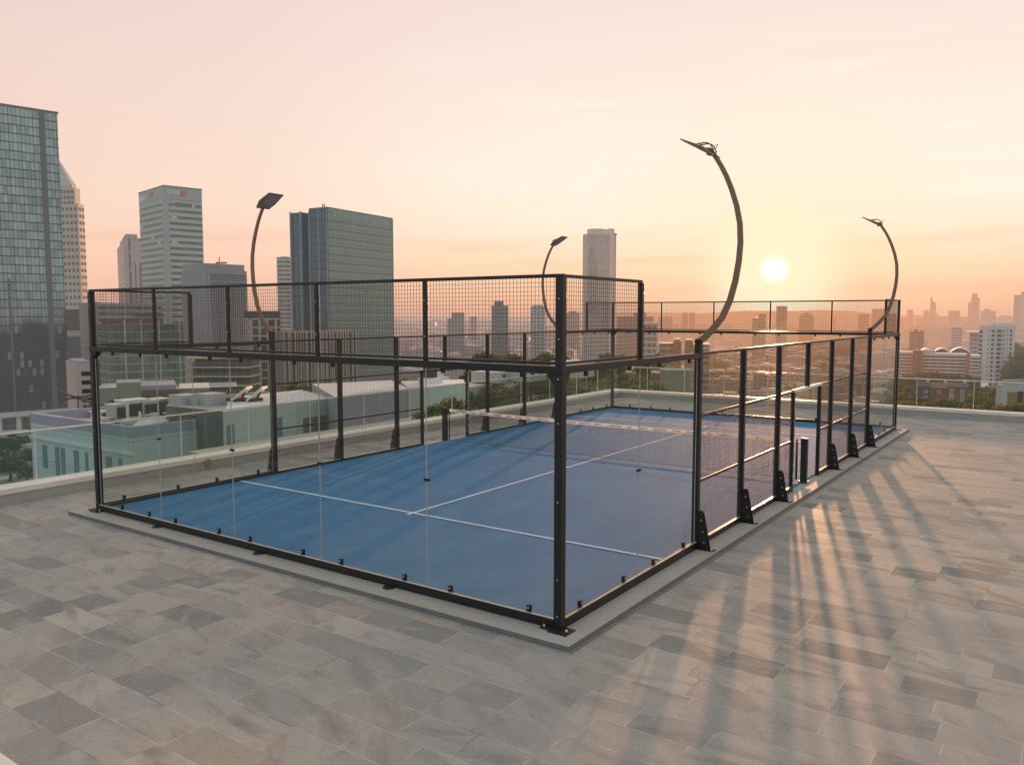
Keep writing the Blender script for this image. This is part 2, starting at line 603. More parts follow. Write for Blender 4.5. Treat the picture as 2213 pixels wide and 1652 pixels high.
def enclosure_side(which):
    """which: 'near', 'far' end walls; 'open', 'city' long sides. P(t, z, o): t along the side, o outward"""
    if which == 'near':
        P = lambda t, z, o=0.: (-t, -o, z)
    elif which == 'far':
        P = lambda t, z, o=0.: (-t, 20 + o, z)
    elif which == 'open':
        P = lambda t, z, o=0.: (o, t, z)
    else:
        P = lambda t, z, o=0.: (-10 - o, t, z)
    outv = Vector(P(0, 0, 1)) - Vector(P(0, 0, 0))
    end = which in ('near', 'far')
    if end:
        root = thing('end_fence', P(5, -.035), {
            'near': 'glass end wall of the padel court nearest the camera, mesh on top',
            'far': 'glass and mesh end wall at the far end of the court, before the sunset skyline'}[which], 'fence', 'glass end walls of the padel court')
    else:
        root = thing('side_fence', P(10, -.035), {
            'open': 'long mesh side of the court beside the open sunlit paving, pale wrapped gate bar',
            'city': 'long mesh side of the court along the terrace edge facing the office towers'}[which], 'fence', 'mesh sides of the padel court')

    def seg(mb, t0, t1, o0, o1, z0, z1, mi=0):
        a, b = P(t0, z0, o0), P(t1, z1, o1)
        mb.box(a, b, mi)

    def post(t, z0, z1, w=POST, name='post', faces=True, parent=root, d=None):
        mb = MB()
        d = d or w
        seg(mb, t - w / 2, t + w / 2, -d / 2, d / 2, z0, z1)
        # bolts on the outer face
        if faces:
            zz = [z for z in (.12, .55, 1.45, 2.35, 2.85, 3.3, 3.75) if z0 + .05 < z < z1 - .04]
            for z in zz:
                c = Vector(P(t, z, d / 2))
                mb.disc(c + outv * -.002, outv, .010, .008, 1, 6)
        return mb.build(name, [M['black'], M['bolt']], parent, .004)

    def pane(t0, t1, z0=.05, z1=2.93):
        mb = MB()
        g = .004
        a, b = P(t0 + g, z0, -.006), P(t1 - g, z1, .006)
        mb.box(a, b, 1)
        # the two broad faces are clear, the rim is the bright ground edge
        for k in range(len(mb.f)):
            vs = [Vector(mb.v[i]) for i in mb.f[k]]
            nn = (vs[1] - vs[0]).cross(vs[2] - vs[1])
            if nn.length and abs(nn.normalized().dot(outv)) > .9:
                mb.mi[k] = 0
        return mb.build('glass_pane', [M['glass'], M['glassedge']], root)

    def clip(t, z, top=False, mid=False):
        mb = MB()
        if mid:
            seg(mb, t - .044, t - .008, -.016, .016, z - .018, z + .018)
            seg(mb, t + .008, t + .044, -.016, .016, z - .018, z + .018)
            seg(mb, t - .01, t + .01, -.010, .010, z - .012, z + .012)
            return mb.build('glass_clamp', M['black'], root, .003)
        if top:
            seg(mb, t - .025, t + .025, -.02, .02, 2.85, 2.915)
            return mb.build('glass_tab', M['black'], root, .003)
        seg(mb, t - .025, t + .025, -.020, -.007, .07, .16)
        seg(mb, t - .025, t + .025, .007, .020, .07, .16)
        c = Vector(P(t, .13, .02))
        mb.disc(c, outv, .010, .006, 1, 8)
        return mb.build('glass_clip', [M['black'], M['bolt']], root)

    def foot(t):
        """tapered foot bracket on the outer side, with its plate"""
        pts = [(.045, -.03), (.24, -.03), (.13, .52), (.10, .56), (.045, .56)]
        mb = MB()
        for s_ in (-.028, .022):
            f0 = [P(t + s_, z, o) for o, z in pts]
            f1 = [P(t + s_ + .006, z, o) for o, z in pts]
            mb.face(f0)
            mb.face(f1[::-1])
            for i in range(len(pts)):
                j = (i + 1) % len(pts)
                mb.face([f0[i], f1[i], f1[j], f0[j]])
        side = Vector(P(1, 0)) - Vector(P(0, 0))
        for o, z in ((.15, .08), (.13, .24), (.10, .42)):
            for sg, s_ in ((-1, -.028), (1, .028)):
                mb.disc(Vector(P(t + s_, z, o)), side * sg, .011, .006, 1, 8)
        b = mb.build('foot_bracket', [M['black2'], M['bolt']], root)
        pl = MB()
        seg(pl, t - .07, t + .07, .03, .31, -.036, -.026)
        for s_ in (-.045, .045):
            pl.disc(P(t + s_, -.03, .285), (0, 0, 1), .012, .03, 1, 8)
        pl.build('foot_plate', [M['black2'], M['bolt']], b)
        return b

    def bottom_rail(t0, t1):
        mb = MB()
        seg(mb, t0, t1, .016, .05, -.034, .075, 0)
        seg(mb, t0, t1, -.05, -.016, -.034, .055, 0)
        seg(mb, t0, t1, -.0155, .0155, -.030, .045, 0)
        mb.build('bottom_rail', M['black'], root, .002)
        al = MB()
        seg(al, t0, t1, .018, .046, .0755, .083, 0)
        al.build('channel_strip', M['alu'], root)

    if end:
        # corner posts with flared heads, base plates
        for t in (0, 10):
            p = post(t, -.034, 2.905, .1, 'corner_post')
            pl = MB()
            seg(pl, t - .19, t + .06, -.05, .17 if which == 'near' else .13, -.036, -.024)
            seg(pl, t - .06, t + .19, -.06, .13, -.024, -.016)
            for a in (-.15, .15):
                pl.disc(P(t + a, -.02, .09), (0, 0, 1), .013, .03, 1, 8)
            pl.build('base_plate', [M['black2'], M['bolt']], p)
            s_ = 1 if t == 0 else -1
            g = MB()
            tri = [(t + s_ * .0505, 2.905), (t + s_ * .0505, 2.78), (t + s_ * .068, 2.78), (t + s_ * .15, 2.885), (t + s_ * .15, 2.905)]
            f0 = [P(a, z, -.04) for a, z in tri]
            f1 = [P(a, z, .04) for a, z in tri]
            g.face(f0)
            g.face(f1[::-1])
            for i in range(5):
                j = (i + 1) % 5
                g.face([f0[i], f1[i], f1[j], f0[j]])
            g.build('gusset', M['black'], p)
        mb = MB()
        seg(mb, -.055, 10.055, -.055, .055, 2.907, 2.995)
        mb.build('top_beam', M['black'], root, .006)
        bottom_rail(.05, 9.95)
        for i in range(5):
            pane(.05 if i == 0 else 2 * i, 9.95 if i == 4 else 2 * i + 2)
        for i in range(1, 5):
            clip(2 * i, 1.47, mid=True)
        for t in (.42, 1.62, 2.4, 3.6, 4.4, 5.62, 6.4, 7.6, 8.38, 9.25):
            clip(t, 0)
            clip(t + .1, 0, top=True)
        if which == 'near':
            for t in (2.6, 5.3, 8.0):
                mb = MB()
                mb.disc(P(t, -.036, .09), (0, 0, 1), .085, .012, 0, 18)
                mb.build('foot_disc', M['black2'], root)
        # mesh on top
        for i, t in enumerate((0, 2, 4, 6, 8, 10)):
            w = .095 if i in (0, 5) else .06
            if which == 'far':
                w = .07 if i in (0, 5) else .045
            post(t, 2.996, 3.985, w, 'upper_post', faces=which == 'near', d=w * (.9 if i in (0, 5) else .7))
        mb = MB()
        seg(mb, -.045, 10.045, -.025, .025, 3.986, 4.026)
        mb.build('top_rail', M['black'], root, .004)
        mb = MB()
        seg(mb, .05, 9.95, -.016, .016, 3.012, 3.04)
        mb.build('lower_rail', M['black'], root)
        for i in range(5):
            wire_panel(2 * i + .04, 2 * i + 1.96, 3.04, 3.985, P, root)
        return root

    # ---------------- long sides
    for t0, t1 in ((.05, 3.955), (16.045, 19.95)):
        mb = MB()
        seg(mb, max(t0, .057), min(t1, 19.943), -.045, .045, 2.91, 2.992)
        mb.build('top_beam', M['black'], root, .006)
        bottom_rail(t0 + .01, t1 - .01)
        te, s_ = (0, 1) if t0 < 5 else (20, -1)
        g = MB()
        tri = [(te + s_ * .0505, 2.909), (te + s_ * .0505, 2.78), (te + s_ * .068, 2.78), (te + s_ * .15, 2.885), (te + s_ * .15, 2.909)]
        f0, f1 = [P(a_, z, -.035) for a_, z in tri], [P(a_, z, .035) for a_, z in tri]
        g.face(f0)
        g.face(f1[::-1])
        for i in range(5):
            j = (i + 1) % 5
            g.face([f0[i], f1[i], f1[j], f0[j]])
        g.build('gusset', M['black'], root)
        tm = 2 if t0 < 5 else 18
        pane(t0 + .01, tm)
        pane(tm, t1 - .005)
        clip(tm, 1.5, mid=True)
        for t in (.47, 1.6, 2.5, 3.55):
            clip(t + (16 if t0 > 5 else 0), 0)
            clip(t + (16.1 if t0 > 5 else .1), 0, top=True)
        # mesh return on top of the glass
        a, b = (.055, 2.0) if t0 < 5 else (18., 19.945)
        pt = 2.0 if t0 < 5 else 18.0
        post(pt, 2.993, 3.985, .065, 'upper_post', faces=False)
        mb = MB()
        seg(mb, a - .003, b + (.0 if t0 < 5 else -.003), -.024, .024, 3.986, 4.022)
        seg(mb, a, b, -.016, .016, 3.01, 3.038)
        mb.build('top_rail', M['black'], root)
        wire_panel(a + .02, b - .02, 3.04, 3.985, P, root)
    for t in (4, 16):
        p = post(t, -.034, 3.16, .1)
        mb = MB()
        seg(mb, t - .058, t + .058, -.058, .058, 3.161, 3.172)
        mb.build('post_cap', M['black'], p)
        foot(t)
    for t in (6, 8, 12, 14):
        post(t, -.034, 2.955)
        foot(t)
    post(10, 2.055, 2.955)
    for t in (9, 11):
        p = post(t, -.034, 1.99, .075, 'gate_post', faces=False)
        if (which == 'open' and t == 9) or (which == 'city' and t == 11):
            # lettered strip up the post, too small to read in the photo
            st, rr_ = MB(), random.Random(5)
            z = .12
            o = .041 if which == 'open' else -.041
            while z < 1.9:
                h = rr_.uniform(.015, .05)
                tt = t - .020
                for _ in range(2):
                    w = rr_.uniform(.010, .022)
                    a = P(tt, z, o - .001 if o > 0 else o + .001)
                    b = P(tt + w, z + h, o + .001 if o > 0 else o - .001)
                    st.box(a, b)
                    tt += .022
                z += h + rr_.uniform(.008, .05)
            st.build('lettering_strip', M['markw'], p)
    # rails
    mb = MB()
    seg(mb, 4.05, 15.95, -.032, .032, 2.957, 3.0)
    mb.build('top_rail', M['black'], root, .012)
    for a, b in ((4, 6), (6, 8), (8, 9), (11, 12), (12, 14), (14, 16)):
        for z in (1.0, 2.02):
            mb = MB()
            e0 = .05 if a in (4, 16) else .0455
            e1 = .05 if b in (4, 16) else .0455
            if a == 11:
                e0 = .038 if z < 1.5 else -.6
            if b == 9:
                e1 = .038 if z < 1.5 else -.6
            seg(mb, a + e0, b - e1, -.020, .020, z - .019, z + .019)
            mb.build('mid_rail', M['black'], root, .008)
    mb = MB()
    seg(mb, 8.95, 11.05, -.045, .045, 1.9905, 2.052)
    mb.build('gate_bar', M['pale'] if which == 'open' else M['black'], root, .012)
    for a, b in ((4, 6), (6, 8), (8, 9), (11, 12), (12, 14), (14, 16)):
        mb = MB()
        seg(mb, a + .05, b - .045, -.03, .03, -.034, .05)
        mb.build('bottom_rail', M['black'], root, .003)
        al = MB()
        seg(al, a + .05, b - .045, -.026, .026, .0505, .058)
        al.build('channel_strip', M['alu'], root)
        for z0, z1 in ((.06, .98), (1.02, 2.0)):
            wire_panel(a + .045, b - .045, z0, z1, P, root)
    for a, b in ((4, 6), (6, 8), (8, 10), (10, 12), (12, 14), (14, 16)):
        wire_panel(a + .045, b - .045, 2.055 if 8 <= a < 12 else 2.04, 2.957, P, root)
    return root


for w_ in ('near', 'far', 'open', 'city'):
    enclosure_side(w_)

# ------------------------------------------------------------------ floodlights
CURVE = [(.0, 3.172), (.07, 3.21), (.20, 3.34), (.357, 3.53), (.47, 3.78), (.545, 4.06), (.593, 4.36), (.610, 4.62), (.595, 4.90),
         (.54, 5.16), (.46, 5.40), (.375, 5.60), (.29, 5.76), (.20, 5.90), (.125, 6.00)]


def floodlight(x, y, s, label):
    root = thing('floodlight', (x, y, 3.172), label, 'floodlight', 'curved floodlights on the side fence posts')
    pts = [Vector((x + s * a, y, z)) for a, z in CURVE]
    mb = MB()
    n = len(pts)
    b0 = len(mb.v)
    for i, p in enumerate(pts):
        d = (pts[min(i + 1, n - 1)] - pts[max(i - 1, 0)]).normalized()
        if i == 0:
            d = Vector((s * .5, 0, .85)).normalized()
        r = Vector((d.z, 0, -d.x))
        k = 1 - .38 * i / (n - 1)
        hw, hd = .030 * k, .047 * k
        for e, g in ((-1, -1), (1, -1), (1, 1), (-1, 1)):
            mb.v.append(tuple(p + r * (g * hd) + Vector((0, e * hw, 0))))
    for i in range(n - 1):
        for k in range(4):
            j = (k + 1) % 4
            mb.f.append((b0 + i * 4 + k, b0 + i * 4 + j, b0 + i * 4 + 4 + j, b0 + i * 4 + 4 + k))
            mb.uv.append([(0, 0)] * 4)
            mb.mi.append(0)
            mb.sm.append(False)
    mb.f += [(b0, b0 + 1, b0 + 2, b0 + 3), (b0 + 4 * n - 1, b0 + 4 * n - 2, b0 + 4 * n - 3, b0 + 4 * n - 4)]
    mb.uv += [[(0, 0)] * 4] * 2
    mb.mi += [0, 0]
    mb.sm += [False, False]
    mb.build('pole', M['lamp'], root)
    # flat head tilted up toward the court
    u = Vector((-s * math.cos(R(30)), 0, math.sin(R(30))))
    nn = Vector((s * math.sin(R(30)), 0, math.cos(R(30))))
    v = Vector((0, 1, 0))
    c0 = pts[-1] + u * -.02 - nn * .055
    hd = MB()

    def slab(a0, a1, w0, w1, t0, t1, z=0.):
        q = []
        for a, w, t in ((a0, w0, t0), (a1, w1, t1)):
            for e, g in ((-1, 0), (1, 0), (1, 1), (-1, 1)):
                q.append(tuple(c0 + u * a + v * (e * w / 2) + nn * (z + g * t)))
        b = len(hd.v)
        hd.v += q
        for fc in ((0, 1, 2, 3), (7, 6, 5, 4), (0, 4, 5, 1), (1, 5, 6, 2), (2, 6, 7, 3), (3, 7, 4, 0)):
            hd.f.append(tuple(b + i for i in fc))
            hd.uv.append([(0, 0)] * 4)
            hd.mi.append(0)
            hd.sm.append(False)

    slab(-.10, .10, .34, .42, .022, .060)
    slab(.10, .46, .42, .40, .060, .016)
    head = hd.build('lamp_head', M['lamp'], root, .006)
    ln = MB()
    q = [c0 + u * a + v * w - nn * .004 for a, w in ((-.06, -.15), (.42, -.18), (.42, .18), (-.06, .15))]
    q2 = [p + nn * .0035 for p in q]
    ln.face(q)
    for i in range(4):
        j = (i + 1) % 4
        ln.face([q[i], q[j], q2[j], q2[i]])
    ln.build('lens', M['lampglass'], head)
    br = MB()
    for e in (-.055, .055):
        path = []
        for k in range(9):
            f = k / 8
            a = -.06 + .30 * f
            h = .055 + .085 * math.sin(math.pi * min(1, f * 1.05)) * (1 - .25 * f)
            path.append(c0 + u * a + v * e + nn * h)
        br.tube(path, .010, 6)
    br.bar(c0 + u * .02 + nn * .03 - v * .07, c0 + u * .02 + nn * .03 + v * .07, .05, .10)
    path = [pts[-1] + Vector((s * .02, 0, -.02)) + (Vector((s * .055, 0, .03)) * math.sin(math.pi * k / 6)) + nn * (.11 * k / 6) for k in range(7)]
    br.tube(path, .006, 6)
    br.build('bracket', M['lamp'], root)
    sl = MB()
    sl.box((x - .05, y - .05, 3.1725), (x + .05, y + .05, 3.195))
    sl.build('socket', M['black'], root, .004)
    return root


floodlight(0, 4, 1, 'tall curved floodlight nearest the camera, standing beside the open paving')
floodlight(0, 16, 1, 'curved floodlight on the far post beside the open paving, beside the low sun')
floodlight(-10, 4, -1, 'curved floodlight on the terrace edge side, between the green glass block and ribbed grey block')
floodlight(-10, 16, -1, 'small curved floodlight seen behind the near corner post, on the far terrace edge side')

# ------------------------------------------------------------------ net
root = thing('padel_net', (-5, 10, 0), 'black net with a white printed top band stretched across the blue court', 'net')
for x in (-10.02, -.02):
    mb = MB()
    mb.box((x - .065, 9.94, 0), (x + .065, 10.06, .925))
    p = mb.build('net_post', M['black'], root, .008)
    mb = MB()
    mb.box((x - .068, 9.937, .9255), (x + .068, 10.063, .935))
    mb.build('post_cap', M['black2'], p)
    mb = MB()
    mb.box((x - .10, 9.90, .0005), (x + .10, 10.10, .008))
    mb.build('base_plate', M['black2'], p)
    mb = MB()
    xx = x + (.16 if x < -5 else -.16)
    mb.tube([(xx, 10, .02), (xx, 10, .90)], .018, 8)
    mb.bar((x, 10, .82), (xx, 10, .82), .02, .02)
    mb.bar((x, 10, .12), (xx, 10, .12), .02, .02)
    mb.build('tension_rod', M['black'], p)


def net_top(x):
    t = (x + 5) / 5
    return .875 + .035 * t * t


mb = MB()
xs = [-9.84 + 9.68 * i / 215 for i in range(216)]
for x in xs:
    mb.tube([(x, 10, .03), (x, 10, net_top(x) - .05)], .0024, 3, cap=False)
for k in range(19):
    f = k / 18
    mb.tube([(x, 10, .03 + (net_top(x) - .08) * f) for x in xs[::12]] + [(xs[-1], 10, .03 + (net_top(xs[-1]) - .08) * f)], .0024, 3, cap=False)
mb.tube([(x, 10, .028) for x in xs[::12]] + [(xs[-1], 10, .028)], .006, 5)
mb.build('net_mesh', M['net'], root)
mb = MB()
n = 24
for i in range(n):
    a, b = -9.84 + 9.68 * i / n, -9.84 + 9.68 * (i + 1) / n
    for s_ in (-1, 1):
        q = [(a, 10 + s_ * .008, net_top(a) - .085), (b, 10 + s_ * .008, net_top(b) - .085), (b, 10 + s_ * .008, net_top(b)), (a, 10 + s_ * .008, net_top(a))]
        mb.face(q if s_ < 0 else q[::-1])
    mb.face([(a, 9.992, net_top(a)), (b, 9.992, net_top(b)), (b, 10.008, net_top(b)), (a, 10.008, net_top(a))])
_b = Mat('net_tape')
_d, _t, _x = _b.new('ShaderNodeBsdfDiffuse'), _b.new('ShaderNodeBsdfTranslucent'), _b.new('ShaderNodeMixShader')
_d.inputs[0].default_value = rgb(.93, .91, .88)
_t.inputs[0].default_value = rgb(.90, .88, .85)
_x.inputs[0].default_value = .45
_b.l.new(_d.outputs[0], _x.inputs[1])
_b.l.new(_t.outputs[0], _x.inputs[2])
M['band'] = _b.out(_x.outputs[0])
band = mb.build('top_band', M['band'], root)
r5 = random.Random(11)
x = -9.6
while x < -.4:
    wl = r5.choice((.16, .2, .28, .34, .12))
    xe = x + wl
    mb = MB()
    while x < xe:
        w = r5.uniform(.014, .026)
        z1 = net_top(x) - .02
        z0 = z1 - .040
        k = r5.random()
        mb.box((x, 9.9905, z0), (x + w * .42, 9.9915, z1))
        if k < .7:
            mb.box((x + w * .36, 9.9905, z1 - .011), (x + w, 9.9915, z1))
        if k > .3:
            mb.box((x + w * .36, 9.9905, z0), (x + w, 9.9915, z0 + .011))
        x += w + .008
    mb.build('lettering', M['mark'], band)
    x += r5.choice((.14, .22, .3, .1))

# ------------------------------------------------------------------ terrace parapets
def parapet(which):
    if which == 'city':
        P = lambda t, z, o=0.: (XP - o, t, z)
        t0, t1 = -26., YB
        lab = 'glass parapet on a pale kerb along the terrace edge toward the office towers'
    else:
        P = lambda t, z, o=0.: (t, YB + o, z)
        t0, t1 = XP, 46.
        lab = 'glass parapet on a pale kerb at the far terrace edge, below the low sun'
    root = thing('glass_parapet', P((t0 + t1) / 2, ZT), lab, 'parapet', 'glass parapets at the terrace edge')

    def seg(mb, a0, a1, o0, o1, z0, z1):
        mb.box(P(a0, z0, o0), P(a1, z1, o1))

    e0 = t0 if which == 'city' else t0 + .0
    mb = MB()
    seg(mb, e0, t1 + (.42 if which == 'city' else 0), 0, .46, ZT - .005, .095)
    mb.build('kerb', M['kerb'], root)
    k = e0 - (0 if which == 'city' else -.02)
    if which == 'city':
        joints = [-24, -22, -20, -18, -16, -14, -12, -10, -8, -6, -4, -1.95, .06, 1.28, 3.33, 5.23, 7.25, 9.3, 11.3, 13.4, 15.4, 17.5, 19.5, 21.6, 23.4]
    else:
        joints = [-11.0, -9.25] + [-7.5 + 1.83 * i for i in range(29)]
    cuts = [k] + joints + [t1 + (.48 if which == 'city' else 0)]
    for a, b in zip(cuts, cuts[1:]):
        cp = MB()
        seg(cp, a + .002, b - .002, -.025, .50, .0955, .205)
        cp.build('coping', M['coping'], root, .006)
    cuts = [e0 + (.0 if which == 'city' else -.30)] + joints + [t1 + (.31 if which == 'city' else 0)]
    for a, b in zip(cuts, cuts[1:]):
        g = MB()
        g.box(P(a + .008, .2055, .33), P(b - .008, 1.21, .342), 1)
        outv = Vector(P(0, 0, 1)) - Vector(P(0, 0, 0))
        for q in range(len(g.f)):
            vs = [Vector(g.v[i]) for i in g.f[q]]
            nn = (vs[1] - vs[0]).cross(vs[2] - vs[1])
            if nn.length and abs(nn.normalized().dot(outv)) > .9:
                g.mi[q] = 0
        g.build('glass_pane', [M['pglass'] if which == 'city' else M['pclear'], M['rail']], root)
    for a in cuts[1:-1]:
        jp = MB()
        seg(jp, a - .0075, a + .0075, .322, .350, .2056, 1.2102)
        jp.build('joint_profile', M['rail'], root)
    r_ = MB()
    seg(r_, cuts[0], cuts[-1], .315, .357, 1.2105, 1.245)
    r_.build('handrail', M['rail'], root, .006)
    return root


parapet('city')
parapet('far')

# small brass ring fixture hanging on the kerb, seen through the near glass
c = Vector((XP + .001, 3.78, .0))
root = thing('hose_ring', (XP + .03, 3.78, .0), 'small brass ring hook on the kerb under the glass parapet', 'ring')
mb = MB()
mb.box((XP + .0015, 3.75, .09), (XP + .05, 3.81, .15))
mb.build('mount', M['brass'], root, .004)
mb = MB()
mb.tube([(XP + .05 + .02 * math.sin(a * 1.), 3.78 + .075 * math.cos(a), .05 + .085 * math.sin(a)) for a in [2 * math.pi * k / 20 for k in range(21)]], .014, 8)
mb.build('ring', M['brass'], root)

# ------------------------------------------------------------------ the city
m_ = MB()
seg_n = 64
for r0, r1 in ((0, 300), (300, 900), (900, 2500), (2500, 7000), (7000, 26000)):
    for k in range(seg_n):
        a0, a1 = 2 * math.pi * k / seg_n, 2 * math.pi * (k + 1) / seg_n
        p = lambda r, a: (r * math.cos(a), r * math.sin(a), GZ - (0 if r < 7001 else 6))
        m_.face([p(r0, a0), p(r1, a0), p(r1, a1), p(r0, a1)] if r0 else [p(0, 0), p(r1, a0), p(r1, a1)])
gm = Mat('city_ground', True)
gp = gm.pos()
gn = gm.noise(gp, .012, 5., .6)
gn2 = gm.noise(gp, .08, 4., .6)
gc = gm.ramp(gm.math('MULTIPLY_ADD', gn2, .35, gm.math('MULTIPLY', gn, .65)), [(.30, rgb(.045, .052, .022)), (.44, rgb(.10, .09, .06)), (.52, rgb(.22, .19, .16)), (.66, rgb(.38, .34, .31))])
struct(m_, 'ground', gm.out(gm.principled(gc, .9, 0., .2)))

W = {
    'cream': wallm('cream_stone', (.52, .42, .33)), 'grey': wallm('grey_stone', (.29, .29, .31)), 'dark': wallm('dark_cladding', (.055, .058, .068)),
    'pink': wallm('pink_render', (.52, .40, .37)), 'white': wallm('white_render', (.60, .58, .56)), 'brick': wallm('brown_brick', (.26, .125, .075), scale=.4),
    'roof': wallm('pale_roof', (.70, .69, .68)), 'slate': wallm('slate_wall', (.075, .075, .095)), 'win': plain('window_glass', (.05, .058, .065), .15, haze=True, metal=.3),
    'winb': plain('window_pale', (.24, .26, .27), .2, haze=True, metal=.3),
    'red': wallm('red_fascia', (.22, .035, .035)), 'teal': wallm('teal_panel', (.16, .25, .27)), 'tealpale': facade_mat('teal_white_panels', 2.9, 3.1, (.46, .54, .53), (.56, .64, .63), (.36, .43, .43), .02, .025, .6, .0),
    'lilac': wallm('lilac_grey_wall', (.34, .34, .40)), 'metal': plain('roof_metal', (.46, .46, .47), .5, haze=True, metal=.2, scale=.4),
    'brownwall': wallm('brown_wall', (.16, .13, .115)), 'orange': wallm('orange_panel', (.34, .18, .09)), 'mast': wallm('mast_grey', (.10, .10, .11)),
    'sage': wallm('sage_grey_wall', (.30, .31, .26)), 'signw': plain('sign_white', (.92, .92, .92), .5, haze=True), 'signr': plain('sign_red', (.55, .05, .05), .5, haze=True),
    'strip': wallm('dark_strip', (.12, .12, .14)), 'roofdark': wallm('gravel_roof', (.36, .35, .34), scale=.5), 'skyline': None,
}
FA = {
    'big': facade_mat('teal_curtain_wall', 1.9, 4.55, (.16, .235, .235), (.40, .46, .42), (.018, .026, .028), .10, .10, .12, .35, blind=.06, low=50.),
    'sign': facade_mat('banded_glass', 4.2, 4.2, (.035, .045, .045), (.12, .15, .14), (.40, .47, .43), .0, .56, .25, .3, lit=.012),
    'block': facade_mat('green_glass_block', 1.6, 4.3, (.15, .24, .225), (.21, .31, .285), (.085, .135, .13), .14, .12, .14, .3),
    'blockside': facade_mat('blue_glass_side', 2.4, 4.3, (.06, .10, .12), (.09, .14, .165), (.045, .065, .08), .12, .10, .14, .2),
    'ribgrey': facade_mat('ribbed_grey', 1.5, 30., (.055, .055, .065), (.09, .09, .10), (.30, .30, .31), .42, .02, .4, .1),
    'ribwhite': facade_mat('white_fins', 2.1, 60., (.045, .055, .06), (.09, .10, .105), (.50, .48, .46), .34, .01, .3, .2),
    'grid': facade_mat('white_grid', 3.4, 3.6, (.04, .045, .045), (.12, .125, .12), (.50, .46, .42), .30, .20, .3, .2),
    'stripe': facade_mat('window_stripes', 5., 3.4, (.05, .05, .055), (.13, .12, .12), (.42, .40, .38), .10, .52, .3, .15),
    'dkgrid': facade_mat('dark_grid', 3., 3.8, (.025, .027, .03), (.09, .09, .09), (.13, .125, .12), .20, .22, .3, .2, lit=.01),
    'tealglass': facade_mat('teal_low_glass', 2.6, 3.9, (.04, .085, .085), (.18, .28, .265), (.26, .31, .30), .06, .20, .15, .25),
    'tower': facade_mat('pale_residential', 2.6, 3.2, (.08, .08, .09), (.22, .21, .21), (.48, .46, .46), .22, .38, .3, .15),
    'towerdk': facade_mat('brown_residential', 3., 3.1, (.04, .037, .037), (.10, .095, .09), (.20, .18, .165), .28, .42, .3, .15),
    'slim': facade_mat('slim_tower_glass', 2.6, 3.3, (.22, .25, .275), (.36, .39, .41), (.44, .46, .47), .10, .16, .2, .3),
    'brickwin': facade_mat('brick_with_windows', 4.2, 3.2, (.05, .05, .055), (.22, .2, .19), (.27, .14, .09), .55, .50, .35, .1),
    'stair': facade_mat('grey_slabs', 30., 3.6, (.05, .05, .055), (.08, .08, .085), (.24, .23, .22), .0, .30, .4, .1),
}


YREF = 700.        # picture row at which a building's edge columns were measured


def yref(y):
    global YREF
    YREF = y


def base_of(D, z=GZ):
    return z


def rect2(xl, xc, xr, D, th, deep=None):
    """plan of a building whose nearest edge stands at xc, D; its faces reach to xl and xr. th: how far the left face turns away (degrees)"""
    C = at(xc, YREF, D)
    t = R(th)
    dl = RT * -math.cos(t) + FH * math.sin(t)
    dr = RT * math.sin(t) + FH * math.cos(t)

    def length(d, px):
        # solve lateral/depth ratio for the wanted picture column
        k = ray(px, YREF).dot(RT) / ray(px, YREF).dot(FH)
        c0, d0 = (C - CAM).dot(RT), (C - CAM).dot(FH)
        a, b = d.dot(RT), d.dot(FH)
        return (k * d0 - c0) / (a - k * b)

    ll, lr = length(dl, xl), length(dr, xr)
    ll = max(2., min(ll, 200.))
    lr = max(2., min(deep or lr, 200.))
    c = Vector((C.x, C.y))
    L = c + Vector((dl.x, dl.y)) * ll
    Rr = c + Vector((dr.x, dr.y)) * lr
    return [c, Rr, Rr + L - c, L], Vector((dl.x, dl.y)), Vector((dr.x, dr.y)), ll, lr


def flat2(xl, xr, D, deep=18., turn=0.):
    """plan of a building that shows one face from xl to xr"""
    ca = lambda x: FH.dot(ray(x, YREF).normalized())
    cm = ca((xl + xr) / 2)
    A, B = at(xl, YREF, D * ca(xl) / cm), at(xr, YREF, D * ca(xr) / cm + turn)
    a, b = Vector((A.x, A.y)), Vector((B.x, B.y))
    d = (b - a).normalized()
    nrm = Vector((-d.y, d.x))
    if nrm.dot(Vector((FH.x, FH.y))) < 0:
        nrm = -nrm
    return [a, b, b + nrm * deep, a + nrm * deep]


def grow(poly, k):
    c = sum((Vector(p) for p in poly), Vector((0, 0))) / len(poly)
    return [c + (Vector(p) - c) * k for p in poly]


def bldg(name, poly, ztop, mats, label, zb=GZ, cat='building', group=None, part='wall', roof=None):
    """thing with one body part; the top is a roof of its own colour"""
    c = sum((Vector(p) for p in poly), Vector((0, 0))) / len(poly)
    root = thing(name, (c.x, c.y, zb), label, cat, group)
    mb = MB()
    mb.prism(poly, zb, ztop, 0, top=1)
    mb.build(part, [mats, W[roof or 'metal']], root)
    return root


def addp(root, part, poly, z0, z1, mat, roof=None):
    mb = MB()
    mb.prism(poly, z0, z1, 0, top=1)
    return mb.build(part, [mat, roof or mat], root)


def wall_box(mb, a, d, s0, s1, z0, z1, proud, thick, mi=0):
    """a box lying on the wall that starts at a and runs along d (2D), from s0 to s1 along it"""
    nrm = Vector((d.y, -d.x))
    if nrm.dot(Vector((a.x - CX, a.y - CY))) > 0:
        nrm = -nrm
    q = [a + d * s0 + nrm * proud, a + d * s1 + nrm * proud, a + d * s1 + nrm * (proud - thick), a + d * s0 + nrm * (proud - thick)]
    mb.prism(q, z0, z1, mi)


